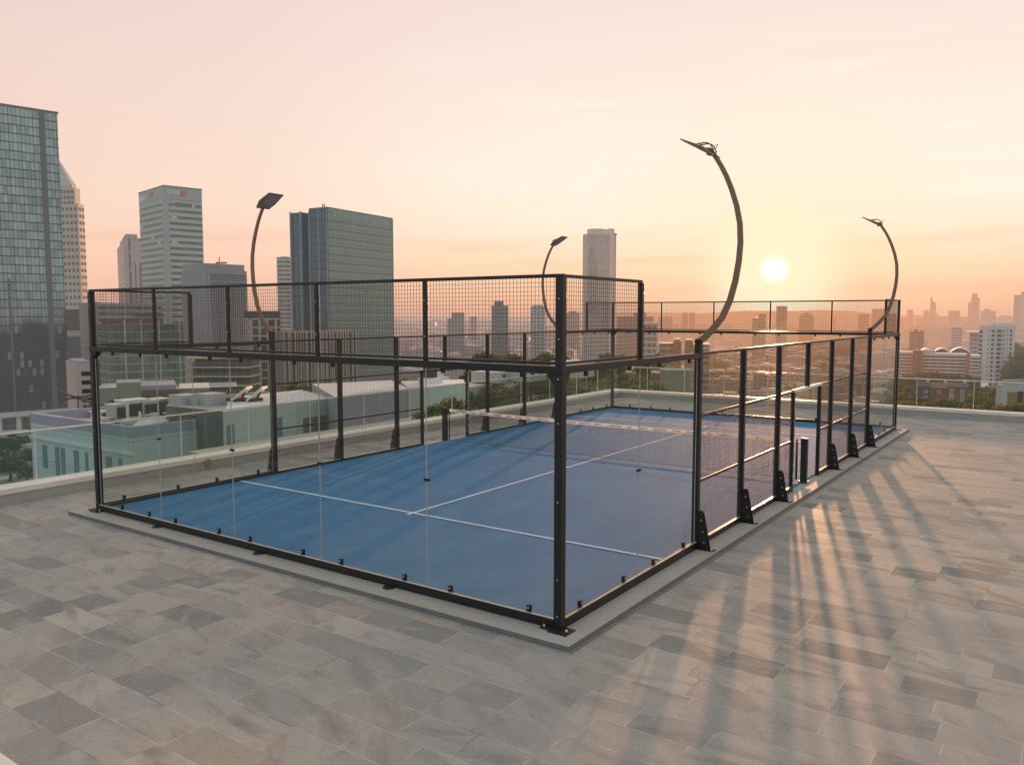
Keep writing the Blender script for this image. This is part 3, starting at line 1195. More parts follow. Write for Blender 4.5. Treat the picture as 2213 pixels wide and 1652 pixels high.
# --- the huge glass tower at the edge of the picture
D0, D1 = 420, 452
yref(260)
poly = [Vector((p.x, p.y)) for p in (at(-95, YREF, D0), at(124, YREF, D1))]
_n = (poly[1] - poly[0]).normalized()
_n = Vector((-_n.y, _n.x))
_n = _n if _n.dot(Vector((FH.x, FH.y))) > 0 else -_n
poly += [poly[1] + _n * 34, poly[0] + _n * 34]
zt = zat(226, 432, 124)
c = sum(poly, Vector((0, 0))) / 4
t1 = thing('glass_tower', (c.x, c.y, GZ), 'huge teal glass office tower cut by the edge of the picture, tallest of all', 'tower')
A, B = poly[0], poly[1]
d1 = (B - A).normalized()
L1 = (B - A).length
zb1 = -48.
za, zc = zat(214, D0, 0), zat(247, D1, 124)
zc = za = zat(247, D1, 124)
mb = MB()
mb.prism(poly, zb1, za, 0, top=1)
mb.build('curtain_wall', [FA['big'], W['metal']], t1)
mb = MB()
nf = int((za - zb1) / 4.55)
for i in range(nf + 1):
    wall_box(mb, A, d1, 0, L1, zb1 + i * 4.55 - .02, zb1 + i * 4.55 + .22, .16, .2)
k = 0
while k * 5.7 < L1:
    wall_box(mb, A, d1, k * 5.7 - .07, k * 5.7 + .07, zb1, za, .12, .16)
    k += 1
mb.build('mullion_grid', wallm('mullion_black', (.010, .013, .014)), t1)


def along(px, a, d):
    """distance along wall a->d at which picture column px is met"""
    r = ray(px, YREF)
    rx, ry = r.x, r.y
    det = d.x * -ry + rx * d.y
    ax, ay = CX - a.x, CY - a.y
    return (ax * -ry + rx * ay) / det


s84 = along(84, A, d1)
mb = MB()
wall_box(mb, A, d1, s84, s84 + 2.6, zb1 - 2, za + .3, .75, 1.0)
mb.build('dark_strip', W['strip'], t1)
mb = MB()
wall_box(mb, A, d1, along(4, A, d1) - 1, along(4, A, d1), zb1, za * .2, .6, .8)
mb.build('edge_frame', W['strip'], t1)
mb = MB()
wall_box(mb, A, d1, 0, L1 + .5, za, za + 1.2, .3, .9)
mb.build('roof_edge', W['strip'], t1)
mb = MB()
pd = [p + (p - c).normalized() * 1.5 for p in poly]
mb.prism(pd, zb1 - 3., zb1 - .2, 0)
s = 2.
while s < L1:
    wall_box(mb, A, d1, s, s + 2.2, GZ, zb1 - 3., -.5, 2.)
    s += 9.
mb.build('podium', W['white'], t1)
addp(t1, 'lobby', grow(poly, .93), GZ, zb1 - 3.05, FA['dkgrid'])

yref(440)
# --- cream stone tower with a pyramid roof
pl, dl, dr, ll, lr = rect2(60, 168.5, 181, 620, 8)
zz = lambda y: zat(y, 620, 170)
t2 = bldg('stone_tower', pl, zz(440), W['cream'], 'cream stone tower with square windows and a pyramid roof, beside the huge glass tower', roof='cream', cat='tower')
up = grow(pl, .88)
addp(t2, 'upper_stage', up, zz(440) + .01, zz(405), W['cream'])
cap = grow(pl, .76)
mb = MB()
mb.prism(cap, zz(405) + .01, zz(399), 0)
cz_ = zz(399)
apex = sum(cap, Vector((0, 0))) / 4
ap = (apex.x, apex.y, cz_ + 26)
for i in range(4):
    a, b = cap[i], cap[(i + 1) % 4]
    mb.face([(a.x, a.y, cz_), (b.x, b.y, cz_), ap], mi=1)
mb.build('roof', [W['cream'], W['metal']], t2)
wins = []
C0 = pl[0]
for lev in range(17):
    ztop_ = zz(448) - lev * 5.05
    n_ = 0
    for kk in range(12):
        s = 1.6 + kk * 3.35
        if ll - s < 3:
            break
        wins.append((0, C0, dl, s, ztop_))
    for kk in range(3):
        if 1.2 + kk * 3.4 < lr - 2:
            wins.append((1, C0, dr, 1.2 + kk * 3.4, ztop_))
for lev in range(3):
    for kk in range(10):
        wins.append((2, up[0], dl, 1.2 + kk * 3.0, zz(410) - lev * 4.2))
vis = [w for w in wins if w[0] != 0 or w[3] < along(118, C0, dl)]
for i, (kd, a, d, s, z) in enumerate(vis[:100]):
    mb = MB()
    wall_box(mb, a, d, s, s + 1.9, z - 2.4, z, .12, .2)
    mb.build('window', W['win'], t2)
mb = MB()
for kd, a, d, s, z in vis[100:]:
    wall_box(mb, a, d, s, s + 1.9, z - 2.4, z, .12, .2)
if mb.v:
    tag(mb.build('window', W['win'], t2), kind='stuff')

yref(690)
# --- small blocks at the foot of the cream tower
pl = flat2(136, 181, 520, 20)
b = bldg('dark_block', pl, zat(668, 520), W['dark'], 'dark grey windowless block below the cream tower, with a pinkish band', roof='dark')
a, d = pl[0], (pl[1] - pl[0]).normalized()
mb = MB()
wall_box(mb, a, d, 0, (pl[1] - pl[0]).length, zat(727, 520), zat(714, 520), .3, .4)
mb.build('pink_band', W['pink'], b)
pl = flat2(180, 230, 540, 22)
b = bldg('teal_block', pl, zat(660, 540), FA['tealglass'], 'teal glass block with a pale corner frame beside the dark grey block')
mb = MB()
a, d = pl[0], (pl[1] - pl[0]).normalized()
wall_box(mb, a, d, -.1, .9, GZ, zat(659, 540), .4, .6)
mb.build('corner_frame', W['lilac'], b)
addp(b, 'roof_box', grow(pl, .5), zat(660, 540) + .01, zat(652, 540), W['lilac'])

yref(800)
# --- small cream building with five rows of windows
pl, dl, dr, ll, lr = rect2(143, 164, 201, 250, 55)
sm = bldg('cream_building', pl, zat(786, 250), W['pink'], 'small cream building with two columns of little square windows under the huge glass tower', roof='lilac')
for r_ in range(5):
    z = zat(803 + r_ * 19.0, 250)
    for s, w_ in ((lr * .30, 1.2), (lr * .55, 2.0)):
        mb = MB()
        wall_box(mb, pl[0], dr, s, s + w_ * 1.1, z - 1.35, z, .06, .12)
        mb.build('window', W['win'], sm)
addp(sm, 'roof_plant', grow(pl, .8), zat(786, 250) + .01, zat(781, 250), W['lilac'])
pl = flat2(196, 216, 262, 14)
bldg('slate_block', pl, zat(775, 262), W['slate'], 'narrow slate dark block directly beside the small cream building', roof='lilac')

yref(540)
# --- stepped grey tower
pl, dl, dr, ll, lr = rect2(253, 270, 306, 700, 62)
z7 = lambda y: zat(y, 700)
t3 = bldg('stepped_tower', pl, z7(514), FA['dkgrid'], 'slim grey stepped tower partly hidden by the tower with the lettered crown', cat='tower', roof='grey')
addp(t3, 'upper_stage', grow(pl, .72), z7(514) + .01, z7(501), W['grey'])
mb = MB()
for s in (.0, .34, .62):
    wall_box(mb, pl[0], dr, lr * s, lr * s + 2.6, GZ, z7(514) + .5, .8, 1.)
wall_box(mb, pl[0], dl, 0, 2.4, GZ, z7(514) + .5, .8, 1.)
wall_box(mb, pl[0], dr, lr * .45, lr, z7(567), z7(520), .6, .7)
mb.build('pilaster', W['lilac'], t3)

yref(430)
# --- tower with the lettered crown
pl, dl, dr, ll, lr = rect2(300, 354, 436, 560, 47)
z5 = lambda y: zat(y, 560, 354)
t4 = bldg('sign_tower', pl, z5(429), FA['sign'], 'tall banded office tower with white lettering and red emblems round its crown', cat='tower')
cr = [p for p in pl]
addp(t4, 'crown', grow(pl, 1.004), z5(429) + .01, z5(401.5), wallm('crown_panel', (.36, .43, .41), scale=.03))
addp(t4, 'roof_edge', grow(pl, 1.03), z5(401.5) + .01, z5(400), W['strip'])
mb = MB()
for a, d, l_ in ((pl[0], dl, ll), (pl[0], dr, lr)):
    wall_box(mb, a, d, -.4, 3.0, GZ, z5(428.5), .3, .5)
mb.build('corner_column', wallm('corner_panel', (.33, .40, .39)), t4)


def letters(txt, a, d, s0, z, h, mat, parent, stretch=1.):
    cu = bpy.data.curves.new('lettering', 'FONT')
    cu.body = txt
    cu.size = h * 1.38
    cu.extrude = .15
    tmp = bpy.data.objects.new('tmp', cu)
    col.objects.link(tmp)
    dg = bpy.context.evaluated_depsgraph_get()
    me = bpy.data.meshes.new_from_object(tmp.evaluated_get(dg))
    bpy.data.objects.remove(tmp)
    nrm = Vector((d.y, -d.x))
    if nrm.dot(Vector((a.x - CX, a.y - CY))) > 0:
        nrm = -nrm
    # letters read along +d when the outward normal faces the viewer; otherwise run the other way
    run = d if Vector((d.x, d.y, 0)).dot(RT) > 0 else -d
    P0 = a + d * s0
    off = parent.location
    for v in me.vertices:
        x, y, e = v.co
        q = P0 + run * x * stretch + nrm * (.45 + e)
        v.co = (q.x - off.x, q.y - off.y, z + y - off.z)
    me.materials.clear()
    me.materials.append(mat)
    o = bpy.data.objects.new('lettering', me)
    col.objects.link(o)
    o.parent = parent
    return o


s_ = along(361, pl[0], dr)
letters("O\u2019D(E", pl[0], dr, s_, z5(416.5), z5(406.5) - z5(414.5), W['signw'], t4, .98)
s_ = along(301.6, pl[0], dl)
letters("0|0S", pl[0], dl, s_, z5(421.5), z5(408) - z5(418), W['signw'], t4, 1.75)


def emblem(a, d, s0, s1, z0, z1, parent, lobes):
    mb = MB()
    wall_box(mb, a, d, s0, s1, z0, z1, .5, .3)
    w = (s1 - s0)
    if lobes:
        wall_box(mb, a, d, s0 - w * .12, s1 + w * .12, z0 + (z1 - z0) * .22, z0 + (z1 - z0) * .8, .45, .3)
        wall_box(mb, a, d, s0 + w * .4, s0 + w * .65, z0 - (z1 - z0) * .22, z0, .45, .3)
    o = mb.build('emblem', W['signr'], parent)
    m2 = MB()
    for f, g, e, h in ((.22, .32, .25, .75), (.45, .55, .2, .55), (.62, .75, .45, .8), (.30, .7, .46, .54)):
        wall_box(m2, a, d, s0 + w * f, s0 + w * g, z0 + (z1 - z0) * e, z0 + (z1 - z0) * h, .6, .2)
    m2.build('emblem_mark', W['pink'], o)


emblem(pl[0], dr, along(392, pl[0], dr), along(402, pl[0], dr), z5(418.5), z5(408.5), t4, True)
emblem(pl[0], dl, along(331, pl[0], dl), along(324, pl[0], dl), z5(417), z5(408), t4, False)
mb = MB()
wall_box(mb, pl[0], dr, along(378, pl[0], dr), along(414, pl[0], dr), z5(444), z5(435), .05, .2)
mb.build('louvre_panel', W['strip'], t4)

yref(590)
# --- grey ribbed block
pl, dl, dr, ll, lr = rect2(391, 440, 533, 480, 40)
z4 = lambda y: zat(y, 480, 440)
t5 = bldg('ribbed_block', pl, z4(582), W['grey'], 'grey office block with a framed ribbed face and a thin aerial on its roof', roof='grey')
addp(t5, 'upper_stage', grow(pl, .93), z4(582) + .01, z4(568), W['grey'])
mb = MB()
a = pl[0]
mb.prism([a + dr * 3.5 - dl * .25, a + dr * (lr - 1) - dl * .25, a + dr * (lr - 1) + dl * .5, a + dr * 3.5 + dl * .5], GZ, z4(588), 0)
mb.build('ribbed_face', FA['ribgrey'], t5)
mb = MB()
wall_box(mb, a, dr, 2.6, 3.6, GZ, z4(586), .6, 1.)
wall_box(mb, a, dr, 2.6, lr - .5, z4(590), z4(588), .6, 1.)
wall_box(mb, a, dr, 2.6, lr - .5, z4(608), z4(606), .6, 1.)
wall_box(mb, a, dr, .1, .9, GZ, z4(582), .3, .5)
mb.build('frame', W['lilac'], t5)
cc = at(474, 568, 490)
mb = MB()
mb.tube([(cc.x, cc.y, z4(570)), (cc.x, cc.y, z4(553))], .35, 5)
mb.build('aerial', W['mast'], t5)
mb = MB()
for px in (470, 480, 486):
    q = at(px, 568, 486)
    mb.box((q.x - .8, q.y - .8, z4(568) + .01), (q.x + .8, q.y + .8, z4(568) + .8))
mb.build('roof_plant', W['dark'], t5)

yref(690)
# --- red banded low block and the glass block before it
pl = flat2(212, 352, 470, 30, 12)
b = bldg('red_banded_block', pl, zat(655, 470), FA['stripe'], 'low broad block with two dark red bands, seen through the court mesh', roof='brownwall')
a, d = pl[0], (pl[1] - pl[0]).normalized()
for y0, y1, s0 in ((699, 690, .05), (684, 676, .55)):
    mb = MB()
    wall_box(mb, a, d, (pl[1] - pl[0]).length * s0, (pl[1] - pl[0]).length + .2, zat(y0, 470), zat(y1, 470), .6, .8)
    mb.build('red_band', W['red'], b)
pl = flat2(232, 396, 400, 24, 8)
b = bldg('low_glass_block', pl, zat(700, 400), FA['tealglass'], 'low teal glass block standing in front of the red banded block', roof='dark')
mb = MB()
a, d = pl[0], (pl[1] - pl[0]).normalized()
for px in (267, 303, 342, 385):
    s = along(px, a, d)
    wall_box(mb, a, d, s, s + .5, GZ, zat(690, 400), .3, .5)
mb.build('fin', W['white'], b)

yref(480)
# --- big green glass block
pl, dl, dr, ll, lr = rect2(627, 708, 848, 430, 28)
z43 = lambda y: zat(y, 430, 708)
t7 = thing('glass_block', (pl[0].x, pl[0].y, GZ), 'broad dark green glass office block with a lighter louvre band along its top', 'tower')
c0 = pl[0]
rec0, rec1 = along(668, c0, dl), along(651, c0, dl)
mb = MB()
mb.prism([c0, c0 + dr * lr, c0 + dr * lr + dl * rec0, c0 + dl * rec0], GZ, z43(448.5), 0, top=1)
mb.build('front_mass', [FA['block'], W['metal']], t7)
mb = MB()
mb.prism([c0 + dl * -.3 + dr * -.3, c0 + dr * .3, c0 + dr * .3 + dl * rec0 * .97, c0 + dl * rec0 * .97 - dr * .3], GZ + 1, z43(449), 0, top=1)
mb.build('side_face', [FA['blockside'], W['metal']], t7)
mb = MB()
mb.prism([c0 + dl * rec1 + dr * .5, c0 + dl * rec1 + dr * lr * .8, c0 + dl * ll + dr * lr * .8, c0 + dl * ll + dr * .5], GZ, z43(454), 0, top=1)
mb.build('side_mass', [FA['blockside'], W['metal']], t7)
mb = MB()
mb.prism([c0 + dl * rec0 + dr * 3.5, c0 + dl * rec0 + dr * lr * .7, c0 + dl * rec1 + dr * lr * .7, c0 + dl * rec1 + dr * 3.5], GZ, z43(458), 0, top=1)
mb.build('recess', [W['dark'], W['dark']], t7)
mb = MB()
for s in (0, along(690, c0, dl), rec0 - .6, rec1, ll - .7):
    wall_box(mb, c0, dl, s, s + .55, GZ, z43(452), .7, .6)
wall_box(mb, c0, dr, lr - .6, lr + .1, GZ, z43(450), .3, .5)
mb.build('edge_trim', W['lilac'], t7)
mb = MB()
nf = int((z43(452) - GZ) / 4.3)
for i in range(nf):
    z = z43(462) - i * 4.3 - 6
    wall_box(mb, c0, dr, .8, lr - .8, z, z + .32, .12, .2)
mb.build('floor_line', wallm('floor_line_metal', (.22, .30, .27)), t7)
mb = MB()
s = 4.
while s < lr - 3:
    wall_box(mb, c0, dr, s, s + .9, z43(469), z43(452.5), .25, .3)
    s += 1.5
mb.build('louvre_band', wallm('louvre_green', (.36, .46, .40)), t7)
mb = MB()
mb.prism([c0 - dl * .2 - dr * .2, c0 + dr * (lr + .2) - dl * .2, c0 + dr * (lr + .2) + dl * rec0, c0 + dl * rec0 - dr * .2], z43(448.4), z43(447), 0)
mb.build('roof_edge', W['strip'], t7)
mb = MB()
q = at(699, 445, 433)
for o_ in (-.8, .8):
    mb.bar((q.x + o_, q.y, z43(447) + .01), (q.x + o_ * .8, q.y, z43(439)), .35, .35, up=(0, 1, 0))
mb.bar((q.x - .8, q.y, z43(443)), (q.x + .8, q.y, z43(443)), .3, .3)
mb.build('roof_mast', W['mast'], t7)
yref(580)
pl = flat2(598, 634, 650, 30)
bldg('banded_tower', pl, zat(556, 650), FA['stripe'], 'grey striped tower peeping out behind the broad green glass block', cat='tower', roof='grey')
addp([o for o in col.objects if o.name == 'banded_tower'][0], 'roof_box', grow(pl, .5), zat(556, 650) + .01, zat(553, 650), W['grey'])

yref(710)
# --- the blocks in front of it
pl = flat2(528, 606, 372, 26)
bldg('dark_slab', pl, zat(672, 372), W['dark'], 'dark slab block rising just behind the white gridded block', roof='dark')
pl, dl, dr, ll, lr = rect2(531, 540, 604, 345, 60)
b = bldg('gridded_block', pl, zat(688, 345), FA['grid'], 'white gridded office block behind the lamp pole on the terrace edge')
mb = MB()
for a, d, l_ in ((pl[0], dr, lr), (pl[0], dl, ll)):
    k = 0
    while k * 3.4 < l_:
        wall_box(mb, a, d, k * 3.4, k * 3.4 + .9, GZ, zat(688, 345), .5, .6)
        k += 1
    z = GZ + 3.6
    while z < zat(690, 345):
        wall_box(mb, a, d, 0, l_, z, z + .7, .42, .5)
        z += 3.6
mb.build('facade_grid', W['cream'], b)
pl = flat2(612, 768, 330, 30, 4)
b = bldg('finned_block', pl, zat(717, 330), FA['ribwhite'], 'low block with close white vertical fins before the broad green glass block', roof='dark')
mb = MB()
a, d = pl[0], (pl[1] - pl[0]).normalized()
l_ = (pl[1] - pl[0]).length
s = 0.
while s < l_:
    wall_box(mb, a, d, s, s + .42, GZ, zat(716, 330), .9, 1.)
    s += 1.05 if int(s * 7) % 3 else 1.6
mb.build('fin', W['cream'], b)

yref(800)
# --- rounded building with balcony slabs
cc = at(500, 800, 300)
t = thing('rounded_building', (cc.x, cc.y, GZ), 'pale building with a rounded end and stacked balcony slabs behind the low white roofs', 'building')
rad, half = 7.0, 9.0


def stadium(r, h):
    pts = []
    for k in range(13):
        a = math.pi / 2 + math.pi * k / 12
        v = RT * (math.cos(a) * r - h) + FH * (math.sin(a) * r)
        pts.append(Vector((cc.x + v.x, cc.y + v.y)))
    for e in ((h, -r), (h, r)):
        v = RT * e[0] + FH * e[1]
        pts.append(Vector((cc.x + v.x, cc.y + v.y)))
    return pts


addp(t, 'wall', stadium(rad - 1.2, half - .5), GZ, zat(772, 300), FA['dkgrid'], W['roof'])
z = zat(770, 300)
while z > -50:
    mb = MB()
    mb.prism(stadium(rad, half), z - .55, z)
    mb.build('balcony', W['cream'], t)
    z -= 3.3

# --- mid-rise blocks seen through the near glass wall
pl = flat2(268, 384, 215, 20)
b = bldg('brown_block', pl, zat(842, 215), W['brownwall'], 'dark brown block with a stepped pale roof behind the near glass wall', roof='lilac')
addp(b, 'roof_step', grow(pl, .92), zat(842, 215) + .01, zat(833, 215), W['lilac'])
a, d = pl[0], (pl[1] - pl[0]).normalized()
for k in range(7):
    for r_ in range(2):
        mb = MB()
        s = 1.2 + k * 1.9
        wall_box(mb, a, d, s, s + .9, zat(855 + r_ * 10, 215) - .9, zat(855 + r_ * 10, 215), .05, .1)
        mb.build('window', W['win'], b)
pl = flat2(250, 303, 195, 10)
b = bldg('beige_box', pl, zat(826, 195), W['sage'], 'beige overhanging box on a post behind the near glass wall', zb=zat(861, 195), part='box', roof='lilac')
p_ = at(290, 826, 199)
mb = MB()
mb.box((p_.x - .9, p_.y - .9, GZ), (p_.x + .9, p_.y + .9, zat(861, 195) - .01))
mb.build('pillar', W['sage'], b)
pl = flat2(384, 452, 225, 18)
b = bldg('beige_block', pl, zat(838, 225), W['sage'], 'beige block with one column of dark windows behind the near glass wall', roof='roof')
a, d = pl[0], (pl[1] - pl[0]).normalized()
for r_ in range(6):
    mb = MB()
    s = along(405, a, d)
    z = zat(856 + r_ * 14, 225)
    wall_box(mb, a, d, s, s + 1.3, z - .7, z, .05, .1)
    mb.build('window', W['win'], b)
pl = flat2(432, 512, 245, 18)
bldg('grey_slab_block', pl, zat(836, 245), FA['stair'], 'long grey slab block between the beige block and the rounded building', roof='lilac')
pl = flat2(176, 262, 255, 18)
bldg('grey_link_block', pl, zat(838, 255), W['sage'], 'pale grey block with a flat white roof beside the farther front corner post', roof='roof')

yref(960)
# --- low neighbours right below the terrace
ZR = -6.
A3, C3, B3 = onz(65, 892, ZR), onz(284, 923, ZR), onz(565, 845, ZR)
A, C_, B = [Vector((p.x, p.y)) for p in (A3, C3, B3)]
n1 = [C_, C_ + (B - A), B, A]
t = thing('low_white_building', (A.x, A.y, GZ), 'low teal-white building with tall slot windows and a cluttered flat roof below the terrace', 'building')
mb = MB()
mb.prism(n1, GZ, ZR - .9, 0, top=1)
mb.build('wall', [W['tealpale'], W['roofdark']], t)
mb = MB()
for i in range(4):
    a, b = n1[i], n1[(i + 1) % 4]
    d = (b - a).normalized()
    nn = Vector((-d.y, d.x))
    if nn.dot(sum(n1, Vector((0, 0))) / 4 - a) < 0:
        nn = -nn
    e = .0 if i % 2 else .55
    mb.prism([a + d * e - nn * .05 * (i % 2), b - d * e - nn * .05 * (i % 2), b - d * e + nn * .55, a + d * e + nn * .55], ZR - .9, ZR, 0)
mb.build('parapet', W['lilac'], t)
d3 = (C_ - A).normalized()
L3 = (C_ - A).length
mb = MB()
z_l = at(65, 942, (A3 - CAM).dot(FH)).z
wall_box(mb, A, d3, -.1, L3, z_l - .12, z_l + .12, .18, .3)
mb.build('ledge', W['roof'], t)
for px0, px1, y1 in ((92, 101, 1010), (119, 127, 1080), (131, 139, 1080), (159, 169, 1030), (183, 189, 1080), (228, 240, 1080), (255, 262, 1080)):
    mb = MB()
    s0, s1 = along(px0, A, d3), along(px1, A, d3)
    dd = (Vector((A.x + d3.x * s0, A.y + d3.y * s0, 0)) - CAM).dot(FH)
    wall_box(mb, A, d3, s0, s1, at(px0, y1, dd).z, z_l - .6, .05, .15)
    mb.build('window', W['teal'], t)


def roof_unit(px, py, w, dpt, h, kind, z=ZR - .9, lab='', cat='roof unit', name='roof_unit', grp='plant boxes on the low flat roof'):
    p = onz(px, py, z)
    fx = (B - A).normalized()
    fy = (C_ - A).normalized()
    a = Vector((p.x, p.y))
    q = [a - fx * w / 2 - fy * dpt / 2, a + fx * w / 2 - fy * dpt / 2, a + fx * w / 2 + fy * dpt / 2, a - fx * w / 2 + fy * dpt / 2]
    root = thing(name, (p.x, p.y, z), lab, cat, grp)
    mb = MB()
    mb.prism(q, z, z + h)
    mb.build('housing', W[kind], root)
    mb = MB()
    wall_box(mb, q[3], fx, w * .12, w * .88, z + h * .15, z + h * .85, .04, .1)
    mb.build('louvre', W['dark'], root)
    mb = MB()
    mb.prism(grow(q, 1.08), z + h + .001, z + h + .1)
    mb.build('lid', W['roof'], root)
    return root


for px, py, w, dp, h, kd, lb in ((262, 905, 2.2, 1.6, 1.5, 'metal', 'grey plant box with dark louvres at the front of the row on the cluttered roof'),
                                 (288, 902, 2.6, 2.0, 1.8, 'roof', 'largest pale plant box in the row on the cluttered roof'),
                                 (318, 900, 1.8, 1.5, 1.6, 'metal', 'middle grey plant box in the row on the cluttered roof'),
                                 (341, 897, 1.8, 1.5, 1.7, 'teal', 'teal plant box at the end of the row on the cluttered roof'),
                                 (236, 897, 3.6, 2.2, .5, 'roof', 'flat pale skylight box on the cluttered roof, lowest of the row')):
    roof_unit(px, py, w, dp, h, kd, lab=lb)
# roof antenna with crossed arms
p = onz(170, 893, ZR - .9)
root = thing('roof_antenna', (p.x, p.y, ZR - .9), 'dark antenna with crossed arms on the cluttered flat roof', 'antenna')
mb = MB()
mb.tube([(p.x, p.y, ZR - .9), (p.x, p.y, ZR + 1.)], .1, 6)
mb.build('pole', W['mast'], root)
for a_ in (-.35, .35):
    mb = MB()
    mb.bar(Vector((p.x, p.y, ZR + .65)) - RT * 1.9 + Vector((0, 0, -a_ * 1.2 + .3)), Vector((p.x, p.y, ZR + .65)) + RT * 1.7 + Vector((0, 0, a_ * 1.2)), .22, .22)
    mb.build('arm', W['mast'], root)
rr_ = random.Random(3)
mb = MB()
for k in range(26):
    f, g = rr_.uniform(.06, .5), rr_.uniform(.15, .85)
    q = A + (B - A) * f + (C_ - A) * g
    s = rr_.uniform(.25, .9)
    mb.box((q.x - s, q.y - s * .6, ZR - .89), (q.x + s, q.y + s * .6, ZR - .9 + rr_.uniform(.15, .7)), rr_.randrange(2))
for k in range(5):
    q = A + (B - A) * (.08 + .09 * k) + (C_ - A) * .3
    r2 = q + (B - A) * .08 + (C_ - A) * rr_.uniform(-.1, .3)
    mb.bar((q.x, q.y, ZR - .6), (r2.x, r2.y, ZR - .6), .16, .16)
mb.build('roof_clutter', [W['roof'], W['dark']], t)
p = onz(303, 915, ZR - .9)
mb = MB()
mb.tube([(p.x, p.y, ZR - .9), (p.x, p.y, zat(889, (p - CAM).dot(FH)))], .13, 6)
one(mb, 'vent_pipe', W['roof'], 'thin white vent pipe standing on the cluttered flat roof', 'pipe')

# projecting pale wing, dark brown annex, white roofed wing, lilac block, pale far wing
def topped(name, pix, zr, zb, mat, roof, label, deepvec=None):
    P_ = [onz(x, y, zr) for x, y in pix]
    q = [Vector((p.x, p.y)) for p in P_]
    if deepvec is not None:
        q = [q[0], q[1], q[1] + deepvec, q[0] + deepvec]
    b = bldg(name, q, zr, mat, label, zb=zb, roof=roof)
    return b, q


back = (B - A).normalized()
side = (A - C_).normalized()
b, q = topped('pale_annex', [(281, 924), (364, 909), (366, 899), (300, 908)], -6.3, GZ, W['tealpale'], 'roof', 'pale projecting annex with a stepped top edge below the terrace glass')
b, q = topped('brown_annex', [(358, 876), (486, 889), (506, 868), (384, 860)], -5., GZ, W['brownwall'], 'metal', 'dark brown annex with a flat metal roof between the pale annex and white roofed wing')
a, d = q[0], (q[1] - q[0]).normalized()
mb = MB()
s = along(432, a, d)
wall_box(mb, a, d, s, s + .9, -20, -9.4, .05, .1)
mb.build('slot_window', W['winb'], b)
mb = MB()
wall_box(mb, a, d, .2, (q[1] - q[0]).length - .1, -9.2, -8.9, .15, .2)
mb.build('ledge', W['pink'], b)
mb = MB()
for px, py, w, h in ((400, 872, 2.2, .9), (425, 872, 3.2, .6), (455, 874, 2.2, 1.1)):
    p = onz(px, py, -5.)
    mb.box((p.x - w / 2, p.y - 1, -4.999), (p.x + w / 2, p.y + 1, -5. + h))
mb.build('roof_clutter', W['metal'], b)
yref(880)
b, q = topped('white_roofed_wing', [(481, 889), (722, 858.5), (650, 842), (506, 857)], -4.6, GZ, W['tealpale'], 'roof', 'teal-white wing with a bright flat roof and dark doorway beyond the near floodlight')
a, d = q[0], (q[1] - q[0]).normalized()
mb = MB()
s0, s1 = along(654, a, d), along(705, a, d)
wall_box(mb, a, d, s0, s1, -18, -6.2, .06, .2)
mb.build('doorway', W['brownwall'], b)
for px in (488, 594):
    mb = MB()
    s = along(px, a, d)
    wall_box(mb, a, d, s, s + .8, -20, -5.8, .05, .1)
    mb.build('slot_window', W['teal'], b)
for px, lb in ((512, 'first tilted panel on the bright flat roof, nearer the rounded building'), (545, 'second tilted panel on the bright flat roof, next to the floodlight pole')):
    p = onz(px, 866, -4.6)
    root = thing('tilted_panel', (p.x, p.y, -4.6), lb, 'roof panel', 'tilted panels on the bright flat roof')
    mb = MB()
    mb.bar(Vector((p.x, p.y, -4.5)) - RT * .3, Vector((p.x, p.y, -3.3)) + RT * 1.2, 1.8, .2)
    mb.build('panel', W['roof'], root)
    mb = MB()
    mb.box((p.x - .7, p.y - .7, -4.599), (p.x + .7, p.y + .7, -4.3))
    mb.bar((p.x + .4, p.y + .3, -4.3), Vector((p.x, p.y, -3.5)) + RT * .9, .2, .2)
    mb.build('stand', W['dark'], root)
b, q = topped('lilac_block', [(723, 857), (880, 838.5), (846, 821), (674, 829)], -4.0, GZ, W['lilac'], 'roof', 'lilac grey block with a bright roof beyond the side mesh posts')
b, q = topped('pale_far_wing', [(881, 838.3), (1005, 826.5), (1000, 819), (866, 823)], -4.3, GZ, W['tealpale'], 'roof', 'palest teal wing with one tall window bay, beside the two rooftop shrubs')
a, d = q[0], (q[1] - q[0]).normalized()
mb = MB()
s0, s1 = along(966, a, d), along(984, a, d)
wall_box(mb, a, d, s0, s1, -30, -6.2, .06, .2)
mb.build('window_bay', W['teal'], b)
for px, lb in ((877, 'dark square duct standing on the lilac block roof'),):
    p = onz(930, 827, -4.3)
    root = thing('roof_duct', (p.x, p.y, -4.3), 'short dark duct on the palest teal wing roof', 'duct')
    mb = MB()
    mb.box((p.x - 1.2, p.y - .8, -4.299), (p.x + 1.2, p.y + .8, -3.7))
    mb.build('base', W['roof'], root)
    mb = MB()
    mb.box((p.x - .6, p.y - .6, -3.699), (p.x + .5, p.y + .6, -2.2))
    mb.build('stack', W['dark'], root)

# --- street level at the picture edge: podium gardens
for x0, y0, x1, y1, nm, lb in ((-40, 1000, 62, 985, 'garden_wall', 'long pale garden wall on the plaza below the huge glass tower'),
                              (-60, 948, 66, 938, 'road_barrier', 'pale road barrier in front of the huge glass tower podium'),
                              (-60, 930, 62, 925, 'white_canopy', 'long white canopy beside the glass tower podium')):
    p, q = onz(x0, y0, GZ + 3), onz(x1, y1, GZ + 3)
    mb = MB()
    mb.bar((p.x, p.y, GZ + 1.7), (q.x, q.y, GZ + 1.7), 1.2 if nm != 'white_canopy' else 5, 3.0 if nm != 'white_canopy' else 1)
    one(mb, nm, W['white'], lb, nm.split('_')[1])
p, q = onz(36, 966, GZ + 4), onz(66, 963, GZ + 4)
root = thing('plaza_shelter', (p.x, p.y, GZ), 'flat white shelter roof on thin posts among the plaza shrubs', 'shelter')
mb = MB()
